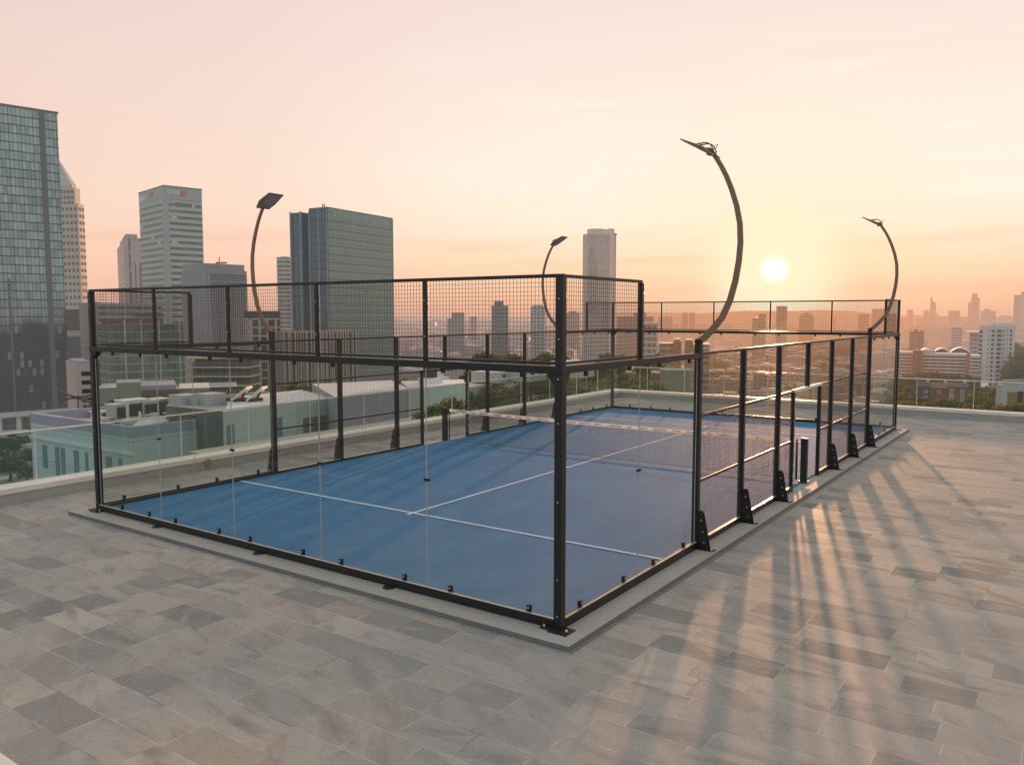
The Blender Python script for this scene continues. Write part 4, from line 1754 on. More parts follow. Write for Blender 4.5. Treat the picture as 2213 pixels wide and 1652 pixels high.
mb.bar((p.x, p.y, GZ + 4.2), (q.x + 2, q.y, GZ + 4.2), 4., 1.6)
mb.build('roof', W['roof'], root)
for f in (.25, .75):
    r2 = p.lerp(q, f)
    mb = MB()
    mb.box((r2.x - .2, r2.y - .2, GZ), (r2.x + .2, r2.y + .2, GZ + 3.4))
    mb.build('leg', W['white'], root)
mb = MB()
P_ = [onz(x, y, GZ + .15) for x, y in ((-60, 1060), (75, 1045), (75, 945), (-60, 955))]
mb.face([tuple(p) for p in P_])
struct(mb, 'plaza', wallm('plaza_paving', (.16, .175, .15), vary=.5, scale=.06))
for (x0, y0, x1, y1) in ((-50, 1035, 60, 1022), (-50, 975, 30, 970)):
    P_ = [onz(x, y, GZ + .25) for x, y in ((x0, y0 + 8), (x1, y1 + 8), (x1, y1), (x0, y0))]
    mb = MB()
    mb.face([tuple(p) for p in P_])
    struct(mb, 'path', wallm('path_paving', (.42, .43, .45), scale=.1))

# ------------------------------------------------------------------ trees and shrubs
def leaf_mat(name, a, b):
    m = Mat(name, True)
    oi = m.new('ShaderNodeObjectInfo').outputs['Random']
    n = m.noise(m.pos(), .6, 3.)
    f = m.math('MULTIPLY_ADD', oi, .5, m.math('MULTIPLY', n, .6))
    c = m.ramp(f, [(.2, rgb(*a)), (.85, rgb(*b))])
    d = m.new('ShaderNodeBsdfDiffuse')
    m.put(d.inputs[0], c)
    tr = m.new('ShaderNodeBsdfTranslucent')
    m.put(tr.inputs[0], c)
    mx = m.new('ShaderNodeMixShader')
    mx.inputs[0].default_value = .42
    m.l.new(d.outputs[0], mx.inputs[1])
    m.l.new(tr.outputs[0], mx.inputs[2])
    return m.out(mx.outputs[0])


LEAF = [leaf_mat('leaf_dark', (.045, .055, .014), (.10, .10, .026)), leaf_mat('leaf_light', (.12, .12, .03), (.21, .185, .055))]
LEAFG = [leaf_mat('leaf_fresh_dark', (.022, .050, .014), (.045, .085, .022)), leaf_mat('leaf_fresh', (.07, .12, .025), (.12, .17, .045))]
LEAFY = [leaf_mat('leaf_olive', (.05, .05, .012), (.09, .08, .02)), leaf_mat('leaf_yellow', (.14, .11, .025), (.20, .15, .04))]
BARK = plain('bark', (.085, .062, .045), .9, haze=True, vary=.25, scale=2.)


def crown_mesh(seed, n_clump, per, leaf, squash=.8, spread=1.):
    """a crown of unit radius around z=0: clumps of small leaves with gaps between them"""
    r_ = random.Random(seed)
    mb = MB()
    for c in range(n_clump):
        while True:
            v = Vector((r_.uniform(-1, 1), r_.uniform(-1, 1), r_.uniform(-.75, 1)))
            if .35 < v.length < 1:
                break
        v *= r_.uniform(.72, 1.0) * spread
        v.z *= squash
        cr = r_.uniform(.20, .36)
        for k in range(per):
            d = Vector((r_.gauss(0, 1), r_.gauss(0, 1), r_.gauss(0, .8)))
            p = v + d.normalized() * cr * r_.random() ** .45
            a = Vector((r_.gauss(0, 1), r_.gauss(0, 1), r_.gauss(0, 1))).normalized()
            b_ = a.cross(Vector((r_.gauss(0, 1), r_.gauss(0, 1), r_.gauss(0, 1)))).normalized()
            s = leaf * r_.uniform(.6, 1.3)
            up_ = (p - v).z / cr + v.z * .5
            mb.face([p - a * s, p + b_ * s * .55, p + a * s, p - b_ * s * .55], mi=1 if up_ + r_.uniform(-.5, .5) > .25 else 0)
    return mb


def trunk_mesh(h):
    mb = MB()
    mb.tube([(0, 0, 0), (.03, .02, h * .5), (-.02, .03, h)], [.11, .075, .05], 7)
    for a in (0.4, 2.1, 3.7, 5.2):
        e = Vector((math.cos(a) * .5, math.sin(a) * .5, h + .35))
        mb.tube([(0, .02, h * .8), e * .5 + Vector((0, 0, h * .5)), e], [.045, .03, .012], 5)
    return mb


def proto_tree(seed, mats, n_clump, per, leaf, squash=.8, name='tree'):
    root = thing(name, (0, 0, 0), 'x', 'tree')
    cm = crown_mesh(seed, n_clump, per, leaf, squash)
    cm.v = [(x, y, z + 1.45) for x, y, z in cm.v]
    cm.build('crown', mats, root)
    trunk_mesh(1.0).build('trunk', BARK, root)
    return root


PRO = {}
used = set()
for key, mats in (('olive', LEAF), ('green', LEAFG), ('yellow', LEAFY)):
    PRO[key] = [proto_tree(11 + i * 7 + len(key), mats, 34, 62, .075, (.75, .9, .65)[i]) for i in range(3 if key != 'yellow' else 1)]


def plant(px, py, D, size, key, label, group, ground=None, name=None, cat='tree', wide=1.):
    """size: height of the plant in metres; it stands with its crown top at picture row py, or on the given ground level"""
    pr = rnd.choice(PRO[key])
    o = pr if pr.name not in used else copy_tree(pr)
    used.add(pr.name)
    p = at(px, py, D)
    k = size / 2.25
    z = ground if ground is not None else p.z - size
    o.location = (p.x, p.y, z)
    o.rotation_euler = (0, 0, rnd.uniform(0, 6.28))
    o.scale = (k * wide, k * wide, k)
    o['label'] = label
    o['category'] = cat
    if group:
        o['group'] = group
    if name:
        o.name = name
    return o


# shrubs in the plaza seen through the near parapet glass
GA = 'green shrubs and small trees in the plaza below the terrace'
for px, py, s, w_, key in ((60, 942, 5.5, 1.2, 'green'), (84, 948, 5., 1.1, 'green'), (5, 960, 5.5, 1.3, 'green'), (30, 978, 6, 1.4, 'green'), (-8, 985, 6, 1.4, 'green'),
                           (56, 1000, 4, 1.2, 'green'), (10, 1000, 6.5, 1.3, 'green'), (76, 1002, 5, 1.2, 'green'), (22, 1030, 6, 1.5, 'green'), (-10, 1038, 6, 1.5, 'green'),
                           (60, 1038, 4, 1.3, 'green'), (2, 1016, 5, 1.4, 'olive'), (45, 962, 3.5, 1.1, 'olive')):
    D = 63.5 * FW.dot(FH) * F / max(40, (py + 12 - 679))
    plant(px, py, D, s * 1.9, key, 'bushy green plaza tree far below the glass parapet', GA, ground=GZ, name='plaza_tree', wide=w_)
# trees behind the near glass, between the mid-rise blocks
GB = 'leafy trees between the mid-rise blocks behind the near glass wall'
for px, py, D, s, key in ((245, 862, 170, 12, 'green'), (268, 868, 168, 11, 'green'), (325, 866, 172, 10, 'green'), (345, 872, 165, 9, 'olive'), (300, 872, 165, 8, 'green'),
                          (468, 838, 180, 12, 'green'), (490, 836, 178, 12.5, 'green'), (512, 842, 182, 11, 'olive'), (450, 848, 176, 10, 'green'), (232, 866, 160, 9, 'olive'),
                          (640, 824, 200, 14, 'olive'), (668, 822, 205, 13, 'olive'), (700, 824, 210, 13, 'olive'), (725, 823, 205, 13, 'green'), (655, 832, 195, 13, 'green'), (868, 815, 190, 10, 'olive'), (880, 817, 195, 9, 'olive')):
    plant(px, py, D, s * 1.4, key, 'leafy green tree among the mid-rise blocks beyond the terrace', GB, name='street_tree', wide=1.1)
# two shrubs at the kerb by the pale wing
for px, py, D, s, key, lb in ((937, 868, 31, 1.7, 'green', 'dark green rounded shrub by the parapet glass beside the net post'),
                              (985, 858, 36, 1.9, 'yellow', 'yellow-green feathery shrub by the parapet glass, above the white net band'),
                              (913, 901, 29, .9, 'olive', 'smallest low shrub by the parapet glass next to the mesh gate post')):
    p = at(px, py, D)
    o = plant(px, py, D, s, key, lb, None, name='shrub', cat='shrub')
mb = MB()
mb.box((-21, 9, GZ), (XP - .52, 23.5, -1.25))
struct(mb, 'terrace_ledge', M['kerb'])
# wooded slope beyond the far corner of the court
GC = 'olive trees of the wooded slope beyond the far corner of the court'
r9 = random.Random(21)
hz = lambda D: -9.5 - (D - 95) * .034
mb = MB()
for D_a, D_b in ((92, 130), (130, 200), (200, 340)):
    q = []
    for px, D in ((1012, D_a), (1424, D_a), (1424, D_b), (1012, D_b)):
        p = at(px, 800, D)
        q.append((p.x, p.y, hz(D) - .3))
    mb.face(q)
struct(mb, 'hillside', wallm('hillside_grass', (.085, .085, .03), vary=.5, scale=.08))
for k in range(150):
    px = r9.uniform(1015, 1425)
    D = 98 * (320 / 98) ** r9.random()
    plant(px, 800, D, r9.uniform(2.0, 4.0) * (1 + D / 420), r9.choice(('olive', 'olive', 'olive', 'green')), 'olive toned tree in the wooded slope past the far court corner', GC, ground=hz(D) - .4, name='slope_tree', wide=r9.uniform(1., 1.5))
for k in range(26):
    px = r9.uniform(1515, 1900)
    D = r9.uniform(150, 330)
    plant(px, 800, D, r9.uniform(8, 14), 'olive', 'olive toned tree in the wooded slope past the far court corner', GC, ground=-30 - (D - 150) * .12, name='slope_tree', wide=r9.uniform(1., 1.5))
for px, py, w_, h_, lb in ((1040, 843, 60, 12, 'long low white wall among the olive trees behind the net'), (1160, 806, 40, 20, 'white garden house half hidden by the olive trees'),
                           (1098, 812, 36, 14, 'smaller white garden house left of centre in the trees'), (1268, 795, 30, 26, 'white stepped house in the trees behind the corner post'), (1000, 852, 34, 8, 'short white wall beside the yellow-green shrub')):
    D = 118
    pl = flat2(px - w_ / 2, px + w_ / 2, D, 5, 4)
    lb = lb.replace('left of centre in the trees', 'beside the long white wall in the trees')
    b = bldg('garden_house' if h_ > 13 else 'garden_wall', pl, zat(py - h_ / 2, D), W['white'], lb, zb=zat(py + h_ / 2 + 9, D), cat='house' if h_ > 13 else 'wall', roof='roof')
    if h_ > 13:
        a, d = pl[0], (pl[1] - pl[0]).normalized()
        for f in (.25, .7):
            mb = MB()
            l_ = (pl[1] - pl[0]).length
            wall_box(mb, a, d, l_ * f - .35, l_ * f + .35, zat(py + h_ * .3, D), zat(py - h_ * .15, D), .04, .1)
            mb.build('window', W['win'], b)
# sage coloured building behind the far glass
pl, dl, dr, ll, lr = rect2(1427, 1488, 1514, 140, 12)
b = bldg('sage_building', pl, zat(801, 140), W['sage'], 'sage grey flat roofed building behind the far glass wall', roof='metal')
mb = MB()
wall_box(mb, pl[0], dl, 0, ll, zat(818, 140), zat(816, 140), .1, .2)
mb.build('ledge', W['roofdark'], b)
mb = MB()
wall_box(mb, pl[0], dl, -.2, ll + .2, zat(801, 140), zat(798, 140), .25, .4)
mb.build('roof_edge', W['roof'], b)
for px in (1420,):
    pl = flat2(1406, 1427, 150, 8)
    b = bldg('lift_shaft', pl, zat(806, 150), W['brownwall'], 'narrow dark shaft beside the sage grey building', roof='dark')

yref(540)
# ------------------------------------------------------------------ towers and houses beyond the far end of the court
T8 = 650
pl, dl, dr, ll, lr = rect2(1259, 1268, 1331, T8, 70)
z8 = lambda y: zat(y, T8, 1290)
b = bldg('crowned_tower', pl, z8(505), FA['slim'], 'pale slender tower with a notched crown behind the near corner post', cat='tower', roof='white')
mb = MB()
wall_box(mb, pl[0], dr, lr * .22, lr * .72, z8(524), z8(507), -.2, 3, 0)
mb.build('crown_panel', W['lilac'], b)
mb = MB()
wall_box(mb, pl[0], dr, lr * .10, lr * .78, z8(506), z8(494), .5, 6)
mb.build('crown', W['white'], b)
mb = MB()
wall_box(mb, pl[0], dr, lr * .76, lr * .92, GZ, z8(492), .7, 6)
mb.build('pilaster', W['white'], b)
mb = MB()
wall_box(mb, pl[0], dr, lr * .93, lr * 1.01, z8(506), z8(502), .3, 5)
wall_box(mb, pl[0], dr, lr * .3, lr * .6, z8(493.9), z8(492.6), -2, 3)
mb.build('roof_frame', W['mast'], b)
mb = MB()
s0, s1 = along(1272, pl[0], dr), along(1290, pl[0], dr)
q = [(s0, 545), (s0 + (s1 - s0) * .45, 530), (s1, 590), (s1, 680), (s0, 680)]
nn = Vector((dr.y, -dr.x))
if nn.dot(Vector((pl[0].x - CX, pl[0].y - CY))) > 0:
    nn = -nn
f0 = [((pl[0] + dr * s + nn * .5).x, (pl[0] + dr * s + nn * .5).y, z8(y)) for s, y in q]
mb.face(f0, uv=[(s, z8(y) + 60) for s, y in q])
f1 = [((pl[0] + dr * s + nn * -.2).x, (pl[0] + dr * s + nn * -.2).y, z8(y)) for s, y in q]
for i in range(5):
    j = (i + 1) % 5
    mb.face([f0[i], f1[i], f1[j], f0[j]])
mb.build('glass_fin', facade_mat('dark_fin_glass', 2.2, 3.2, (.10, .11, .12), (.30, .30, .30), (.36, .35, .34), .2, .2, .2, .4), b)

SKY_M = {'a': facade_mat('far_tower_a', 5., 4.2, (.12, .12, .13), (.22, .21, .21), (.27, .26, .26), .3, .4, .4, .1),
         'b': facade_mat('far_tower_b', 4., 4., (.16, .14, .13), (.26, .23, .21), (.33, .29, .27), .3, .3, .4, .1),
         'c': facade_mat('far_tower_c', 6., 5., (.09, .09, .10), (.15, .15, .16), (.18, .18, .19), .2, .3, .4, .1)}


def tower(name, xl, xr, yt, D, mat, label, xc=None, th=20, steps=(), cat='tower', roof='metal'):
    if xc:
        pl = rect2(xl, xc, xr, D, th)[0]
    else:
        pl = flat2(xl, xr, D, 25)
    b = bldg(name, pl, zat(yt, D, (xl + xr) / 2), SKY_M.get(mat) or FA[mat], label, cat=cat, roof=roof)
    z0 = zat(yt, D, (xl + xr) / 2)
    for f0, f1, y in steps:
        a, d = pl[0], (pl[1] - pl[0])
        dd = pl[3] - pl[0]
        q = [a + d * f0 + dd * .1, a + d * f1 + dd * .1, a + d * f1 + dd * .9, a + d * f0 + dd * .9]
        if xc:
            q = grow(pl, f1)
        addp(b, 'upper_stage', q, z0 + .01, zat(y, D, (xl + xr) / 2), SKY_M.get(mat) or FA[mat], W[roof])
    return b, pl


yref(690)
# centre, seen through the mesh of the near corner
tower('distant_tower', 966, 1003, 688, 1000, 'c', 'hazy blue-grey tower with a lower shoulder, first beyond the broad green glass block', steps=((.25, 1., 675),))
tower('distant_tower', 1015, 1030, 684, 1500, 'c', 'smallest hazy box tower between the shouldered tower and the balcony tower')
b, pl = tower('balcony_tower', 1062, 1098, 660, 720, 'towerdk', 'dark residential tower with rounded top and projecting balconies seen through the corner mesh', steps=((.15, .72, 650),))
a, d = pl[0], (pl[1] - pl[0]).normalized()
z = zat(662, 720)
while z > GZ + 4:
    mb = MB()
    wall_box(mb, a, d, -1.6, 4.5, z - .5, z, 1.2, 4.)
    mb.build('balcony', W['grey'], b)
    z -= 3.1
tower('rounded_tower', 1146, 1178, 664, 780, 'tower', 'grey residential tower with stepped top close to the near corner post', steps=((.06, .94, 661), (.14, .82, 659)))
tower('distant_tower', 1222, 1252, 676, 1100, 'c', 'pale hazy tower just beside the slender tower with the notched crown', steps=((.2, .8, 672),))
# between the corner post and the sun
tower('white_slab_tower', 1386, 1421, 697, 440, 'tower', 'white slab tower with small dark windows behind the end of the raised mesh', roof='white')
tower('distant_block', 1333, 1412, 684, 900, 'c', 'wide hazy block behind the white slab tower', steps=((.45, .8, 676),))
tower('distant_tower', 1421, 1452, 684, 1600, 'c', 'faint hazy block between the white slab tower and the twin towers')
tower('twin_tower', 1473, 1486, 675, 1550, 'b', 'hazy twin tower nearer the white slab tower')
tower('twin_tower', 1489, 1501, 675, 1560, 'b', 'hazy twin tower nearer the sun')
tower('brick_tower', 1455, 1473, 737, 430, 'brickwin', 'brown brick tower with a pale cap, closer to the white slab tower', steps=((.1, .9, 733),), roof='roof')
tower('brick_tower', 1480, 1499, 737, 425, 'brickwin', 'brown brick tower with a pale cap, closer to the near floodlight', steps=((.1, .9, 734),), roof='roof')
tower('striped_block', 1424, 1455, 742, 445, 'stripe', 'white striped flats in front of the brown brick towers', cat='building', roof='roof')
tower('striped_block', 1498, 1534, 744, 450, 'stripe', 'white striped flats directly under the near floodlight', cat='building', roof='roof')
tower('distant_tower', 1625, 1655, 686, 820, 'b', 'stepped hazy tower just before the tall orange tower', steps=((.45, 1., 678),))
b, pl = tower('sunlit_tower', 1677, 1718, 661, 900, 'b', 'tall two-toned tower glowing orange in the haze right under the sun', xc=1700, th=15, roof='grey')
tower('distant_tower', 1726, 1758, 681, 1300, 'c', 'hazy block with a pointed rooftop beside the tall orange tower', steps=((.15, .85, 677), (.4, .6, 674)))
tower('distant_tower', 1800, 1806, 686, 1900, 'c', 'thin faint tower stub far beyond the far mesh wall')
tower('distant_block', 1854, 1877, 679, 1450, 'c', 'flat topped grey block near the far floodlight, seen through the far mesh')
tower('distant_tower', 1883, 1911, 667, 1550, 'a', 'pale broad tower crossed by the far floodlight pole')
tower('distant_block', 1916, 1936, 677, 1500, 'b', 'dull tower behind the last mesh panel at the far court corner')
# open skyline
for xl, xr, yt, D, mt, lb, st in (
        (1943, 1957, 687, 2300, 'a', 'lowest pale block at the start of the open skyline beside the court corner', ()),
        (1959, 1972, 669, 2200, 'b', 'slim plain hazy tower, first tall one past the court corner', ()),
        (1978, 1993, 688, 2500, 'a', 'low hazy block between the slim plain tower and the blade tower', ()),
        (1994, 2007, 670, 2300, 'a', 'plain hazy tower directly beside the pointed blade tower', ()),
        (2022, 2026, 676, 2600, 'b', 'needle thin tower stub just past the pointed blade tower', ()),
        (2027, 2046, 683, 2500, 'a', 'broad low hazy block between the needle stub and the gridded square tower', ()),
        (2048, 2073, 671, 1900, 'b', 'square hazy tower with a grid of window lines on the open skyline', ()),
        (2074, 2093, 684, 2600, 'a', 'pale low block before the tallest stepped skyline tower', ()),
        (2090, 2115, 653, 2300, 'c', 'tallest stepped skyline tower rising behind the white apartment tower', ((.25, .98, 642), (.3, .78, 634))),
        (2117, 2151, 671, 2100, 'b', 'wide hazy tower with a raised middle next to the tallest stepped tower', ((.22, .62, 667),)),
        (2155, 2187, 684, 2800, 'a', 'faint low block behind the roof of the white apartment tower', ((.2, .9, 681),)),
        (2188, 2203, 637, 2000, 'c', 'dark slim slab of the skyline pair at the picture edge', ()),
        (2203, 2232, 630, 2050, 'a', 'lighter tall slab of the skyline pair at the picture edge', ())):
    tower('skyline_tower', xl, xr, yt, D, mt, lb, steps=st)
D = 2250
pl = flat2(2008, 2021, D, 25)
c = sum(pl, Vector((0, 0))) / 4
root = thing('blade_tower', (c.x, c.y, GZ), 'slender hazy tower with a pointed blade top sloping to one side', 'tower')
mb = MB()
za, zb_, zm = zat(642, D), zat(656, D), zat(649, D)
a, b_ = pl[0], pl[1]
dd = pl[3] - pl[0]
for f0, f1, z0, z1 in ((0, .33, za, za), (.33, 1., zm, zb_)):
    p0, p1 = a + (b_ - a) * f0, a + (b_ - a) * f1
    m2 = MB()
    m2.prism([p0, p1, p1 + dd, p0 + dd], GZ, [z0, z1, z1, z0], 0)
    m2.build('blade', SKY_M['a'], root)
tower('pale_slab', 2056, 2080, 706, 900, 'tower', 'pale mid-distance flats rising above the trees before the open skyline', cat='building', roof='white')
b, pl = tower('canopy_block', 2096, 2118, 718, 640, 'tower', 'white block with a wide flat canopy roof behind the white apartment tower', cat='building', roof='white')
addp(b, 'canopy', grow(pl, 1.7), zat(718, 640) + .01, zat(716, 640), W['roof'])
tower('red_block', 1966, 1998, 716, 720, 'brickwin', 'reddish block with rooftop boxes behind the vaulted roofs', cat='building', steps=((.3, .55, 711), (.7, .9, 713)), roof='brick')

yref(760)
# white apartment tower with individual windows
pl, dl, dr, ll, lr = rect2(2113, 2124, 2191, 500, 78)
zt_ = zat(703, 500, 2150)
b = bldg('apartment_tower', pl, zt_, W['white'], 'white apartment tower with columns of dark windows at the edge of the terrace view', cat='tower', roof='roof')
a, d = pl[0], dr
fh = 2.72
nfl = 21
cnt = 0
wl = []
for k in range(nfl):
    z = zt_ - 2.6 - k * fh
    for f0, f1, hh in ((.26, .35, 1.7), (.40, .60, 1.9), (.64, .73, 1.7), (.90, .97, 1.7), (.80, .85, 1.2)):
        wl.append((lr * f0 * .93, lr * f1 * .93, z - hh, z))
for i, (s0, s1, z0, z1) in enumerate(wl[:100]):
    mb = MB()
    wall_box(mb, a, d, s0, s1, z0, z1, .06, .2)
    mb.build('window', W['win'], b)
mb = MB()
for s0, s1, z0, z1 in wl[100:]:
    wall_box(mb, a, d, s0, s1, z0, z1, .06, .2)
for k in range(nfl):
    z = zt_ - 3. - k * fh
    wall_box(mb, a, d, lr * .12, lr * .155, z - .8, z, .06, .2)
    wall_box(mb, a, dl, ll * .3, ll * .9, z - 1.7, z, .06, .2)
tag(mb.build('window', W['win'], b), kind='stuff')
mb = MB()
for f in (.19, .375, .62, .76):
    wall_box(mb, a, d, lr * f, lr * f + .5, GZ, zt_ - 1.2, .5, .6)
mb.build('pilaster', W['white'], b)
mb = MB()
for k in range(nfl):
    z = zt_ - 2.6 - k * fh
    wall_box(mb, a, d, lr * .375, lr * .56, z - 2.72, z - 2.0, .4, .5)
tag(mb.build('balcony_rail', W['white'], b), kind='stuff')
addp(b, 'roof_plant', [a + d * lr * .3 + dl * 2, a + d * lr * .98 + dl * 2, a + d * lr * .98 + dl * ll * .8, a + d * lr * .3 + dl * ll * .8], zt_ + .01, zat(698, 500, 2150), W['white'])

# balconied flats with wavy white balcony bands
def wavy_flats(xl, xr, y0, y1, n, D, label):
    pl = flat2(xl, xr, D, 14)
    b = bldg('balcony_flats', pl, zat(y0, D), W['brick'], label, roof='roof', cat='flats')
    a, d = pl[0], (pl[1] - pl[0]).normalized()
    L = (pl[1] - pl[0]).length
    nn = Vector((d.y, -d.x))
    if nn.dot(Vector((a.x - CX, a.y - CY))) > 0:
        nn = -nn
    fh = (zat(y0, D) - zat(y1, D)) / n
    for k in range(n):
        z = zat(y0, D) - .3 - k * fh
        mb = MB()
        m = 16
        for i in range(m):
            s0, s1 = L * i / m, L * (i + 1) / m
            w0, w1 = (1.5 + .7 * math.sin(s * .42) for s in (s0, s1))
            q = [a + d * s0 + nn * .05, a + d * s1 + nn * .05, a + d * s1 + nn * w1, a + d * s0 + nn * w0]
            mb.prism(q, z - .95, z)
        mb.build('balcony', W['white'], b)
        m3 = MB()
        for i in range(int(L / 4.5)):
            wall_box(m3, a, d, 1 + i * 4.5, 3.6 + i * 4.5, z - fh + .1, z - 1.2, .05, .1)
        m3.build('glazing', W['win'], b)
    return b, pl


b, pl = wavy_flats(1991, 2089, 764, 822, 8, 470, 'brick flats with eight wavy white balcony bands under the vaulted roofs')
a, d = pl[0], (pl[1] - pl[0]).normalized()
mb = MB()
L = (pl[1] - pl[0]).length
wall_box(mb, a, d, .2, L * .3, zat(768, 470), zat(756, 470), 1.8, 5)
mb.build('end_tower', W['white'], b)
wavy_flats(1938, 1974, 760, 815, 8, 480, 'brick flats with straight white balcony bands right behind the court corner post')
wavy_flats(2097, 2118, 768, 812, 6, 450, 'short brick flats with white balconies squeezed beside the white apartment tower')
pl = flat2(1972, 1993, 466, 10)
bldg('brick_stair_tower', pl, zat(757, 466), W['brick'], 'plain brown brick stair tower between the two balconied flats', roof='brick')

# vaulted roofs
def vault(xl, xr, y0, yt, D, label):
    pl = flat2(xl, xr, D, 30)
    c = sum(pl, Vector((0, 0))) / 4
    root = thing('vaulted_hall', (c.x, c.y, GZ), label, 'hall', 'vaulted halls behind the balconied flats')
    mb = MB()
    mb.prism(pl, GZ, zat(y0, D), 0)
    mb.build('wall', W['brick'], root)
    mb = MB()
    a, b_ = pl[0], pl[1]
    dd = pl[3] - pl[0]
    z0, z1 = zat(y0, D) + .01, zat(yt, D)
    n = 12
    pts = [(k / n, z0 + (z1 - z0) * math.sin(math.pi * k / n) ** .8) for k in range(n + 1)]
    for (f0, za_), (f1, zb2) in zip(pts, pts[1:]):
        p0, p1 = a + (b_ - a) * f0, a + (b_ - a) * f1
        mb.face([(p0.x, p0.y, za_), (p1.x, p1.y, zb2), (p1.x + dd.x, p1.y + dd.y, zb2), (p0.x + dd.x, p0.y + dd.y, za_)])
    mb.face([((a + (b_ - a) * f).x, (a + (b_ - a) * f).y, z) for f, z in pts], mi=1)
    mb.build('roof', [W['roof'], W['slate']], root)


vault(1984, 2016, 766, 754, 500, 'dark gabled end of a vaulted hall roof nearer the court corner')
vault(2016, 2052, 763, 753, 515, 'pale vaulted hall roof in the middle of the three')
vault(2052, 2096, 763, 752, 520, 'pale vaulted hall roof nearest the white apartment tower')

yref(840)
# houses under the far parapet glass
def house(name, xl, xr, y_eave, y_ridge, D, mat, label, wins, zb=None, roof='slate'):
    pl = flat2(xl, xr, D, 9)
    c = sum(pl, Vector((0, 0))) / 4
    root = thing(name, (c.x, c.y, GZ), label, 'house')
    ze, zr = zat(y_eave, D), zat(y_ridge, D)
    mb = MB()
    mb.prism(pl, GZ, ze, 0)
    mb.build('wall', W[mat], root)
    a, b_ = pl[0], pl[1]
    dd = pl[3] - pl[0]
    mb = MB()
    nn = -dd.normalized() * .5
    e0, e1 = a + nn, b_ + nn
    f0, f1 = pl[3] - nn, pl[2] - nn
    r0, r1 = (a + pl[3]) / 2, (b_ + pl[2]) / 2
    k = (lambda v, z: (v.x, v.y, z))
    mb.face([k(e0, ze), k(e1, ze), k(r1, zr), k(r0, zr)])
    mb.face([k(f1, ze), k(f0, ze), k(r0, zr), k(r1, zr)])
    mb.face([k(e0, ze), k(r0, zr), k(f0, ze)])
    mb.face([k(e1, ze), k(f1, ze), k(r1, zr)])
    rf = mb.build('roof', W[roof], root)
    ch = MB()
    q = r0 + (r1 - r0) * .82
    ch.box((q.x - .5, q.y - .5, zr - .8), (q.x + .5, q.y + .5, zr + 1.0))
    ch.build('chimney', W['white'], rf)
    d = (b_ - a).normalized()
    for px, py, w, h in wins:
        s = along(px, a, d)
        z = zat(py, D)
        mb = MB()
        wall_box(mb, a, d, s - w / 2, s + w / 2, z - h / 2, z + h / 2, .06, .12)
        f = mb.build('window', W['white'], root)
        mb = MB()
        for e in (-1, 1):
            for g in (-1, 1):
                wall_box(mb, a, d, s + e * w * .18 - w * .13, s + e * w * .18 + w * .13, z + g * h * .19 - h * .13, z + g * h * .19 + h * .13, .09, .05)
        mb.build('pane', W['win'], f)
    return root


house('slate_house', 1980, 2010, 835, 826, 300, 'slate', 'dark slate house with two white framed windows one above the other', [(2000, 846, 1.25, 1.3), (2000, 858, 1.25, 1.3)])
house('brick_house', 2011, 2049, 838, 828, 306, 'brick', 'brown brick house with one white window, beside the dark slate house', [(2028, 846, 1.4, 1.5), (2014, 847, .6, 1.)], roof='brick')
house('brick_house', 2046, 2092, 836, 828, 285, 'brick', 'taller brown brick house with two columns of pale windows', [(2056, 847, 1.3, 2.2), (2056, 861, 1.3, 2.), (2056, 874, 1.3, 1.8), (2079, 846, 1.2, 2.), (2079, 860, 1.2, 1.9), (2079, 874, 1.2, 1.7)], roof='brownwall')
# white framed building with the orange-brown recess
pl, dl, dr, ll, lr = rect2(2160, 2163, 2300, 240, 80)
b = bldg('white_frame_building', pl, zat(830, 240), wallm('pale_sage_wall', (.52, .54, .49)), 'white framed building with a deep orange-brown recess at the picture edge', roof='roof')
mb = MB()
wall_box(mb, pl[0], dr, along(2177, pl[0], dr), lr, GZ, zat(847, 240), .08, .2)
mb.build('recess', W['orange'], b)
mb = MB()
s = along(2199, pl[0], dr)
wall_box(mb, pl[0], dr, s, s + 1.6, GZ, zat(846, 240), .3, .3)
mb.build('window', W['win'], b)
addp(b, 'roof_terrace', grow(pl, .85), zat(830, 240) + .01, zat(821, 240), W['sage'])
tower('low_flats', 2118, 2135, 836, 330, 'stripe', 'low striped flats half hidden behind the trees under the white apartment tower', cat='building', roof='roof')
tower('brick_box', 2096, 2119, 813, 420, 'brickwin', 'plain brownish box block in front of the short balconied flats', cat='building', roof='brick')

# trees along the far parapet
GD = 'olive trees between the flats and the far parapet'
for px, py, D, s in ((1952, 805, 400, 13), (1965, 808, 395, 12), (1985, 801, 405, 14), (1997, 806, 400, 13), (2012, 800, 400, 14), (2026, 807, 395, 12), (2040, 802, 400, 14), (2056, 806, 390, 12), (2072, 807, 395, 12), (2085, 808, 390, 12), (1946, 826, 330, 12), (1958, 838, 310, 11), (1972, 850, 290, 10), (1942, 845, 290, 11), (1988, 868, 255, 7), (2003, 866, 255, 7), (2024, 862, 260, 8), (2035, 858, 262, 9), (2044, 868, 250, 7), (1966, 862, 262, 8),
                     (2104, 850, 300, 13), (2118, 838, 310, 15), (2132, 832, 315, 16), (2146, 838, 305, 15), (2112, 862, 270, 12), (2128, 855, 275, 13), (2144, 852, 270, 13), (2156, 858, 265, 12), (2140, 872, 240, 9), (2120, 874, 240, 9), (2160, 872, 235, 8), (2200, 874, 215, 7), (2180, 876, 215, 6), (2210, 870, 215, 7), (2170, 873, 225, 7), (2098, 870, 250, 9),
                     (2196, 752, 520, 16), (2206, 758, 500, 16), (2200, 776, 470, 15), (2210, 790, 430, 15), (2197, 800, 420, 12), (2190, 735, 620, 15)):
    plant(px, py, D, s * 1.15, rnd.choice(('olive', 'olive', 'green')), 'bushy olive tree in front of the flats past the far parapet', GD, name='park_tree', wide=1.25)
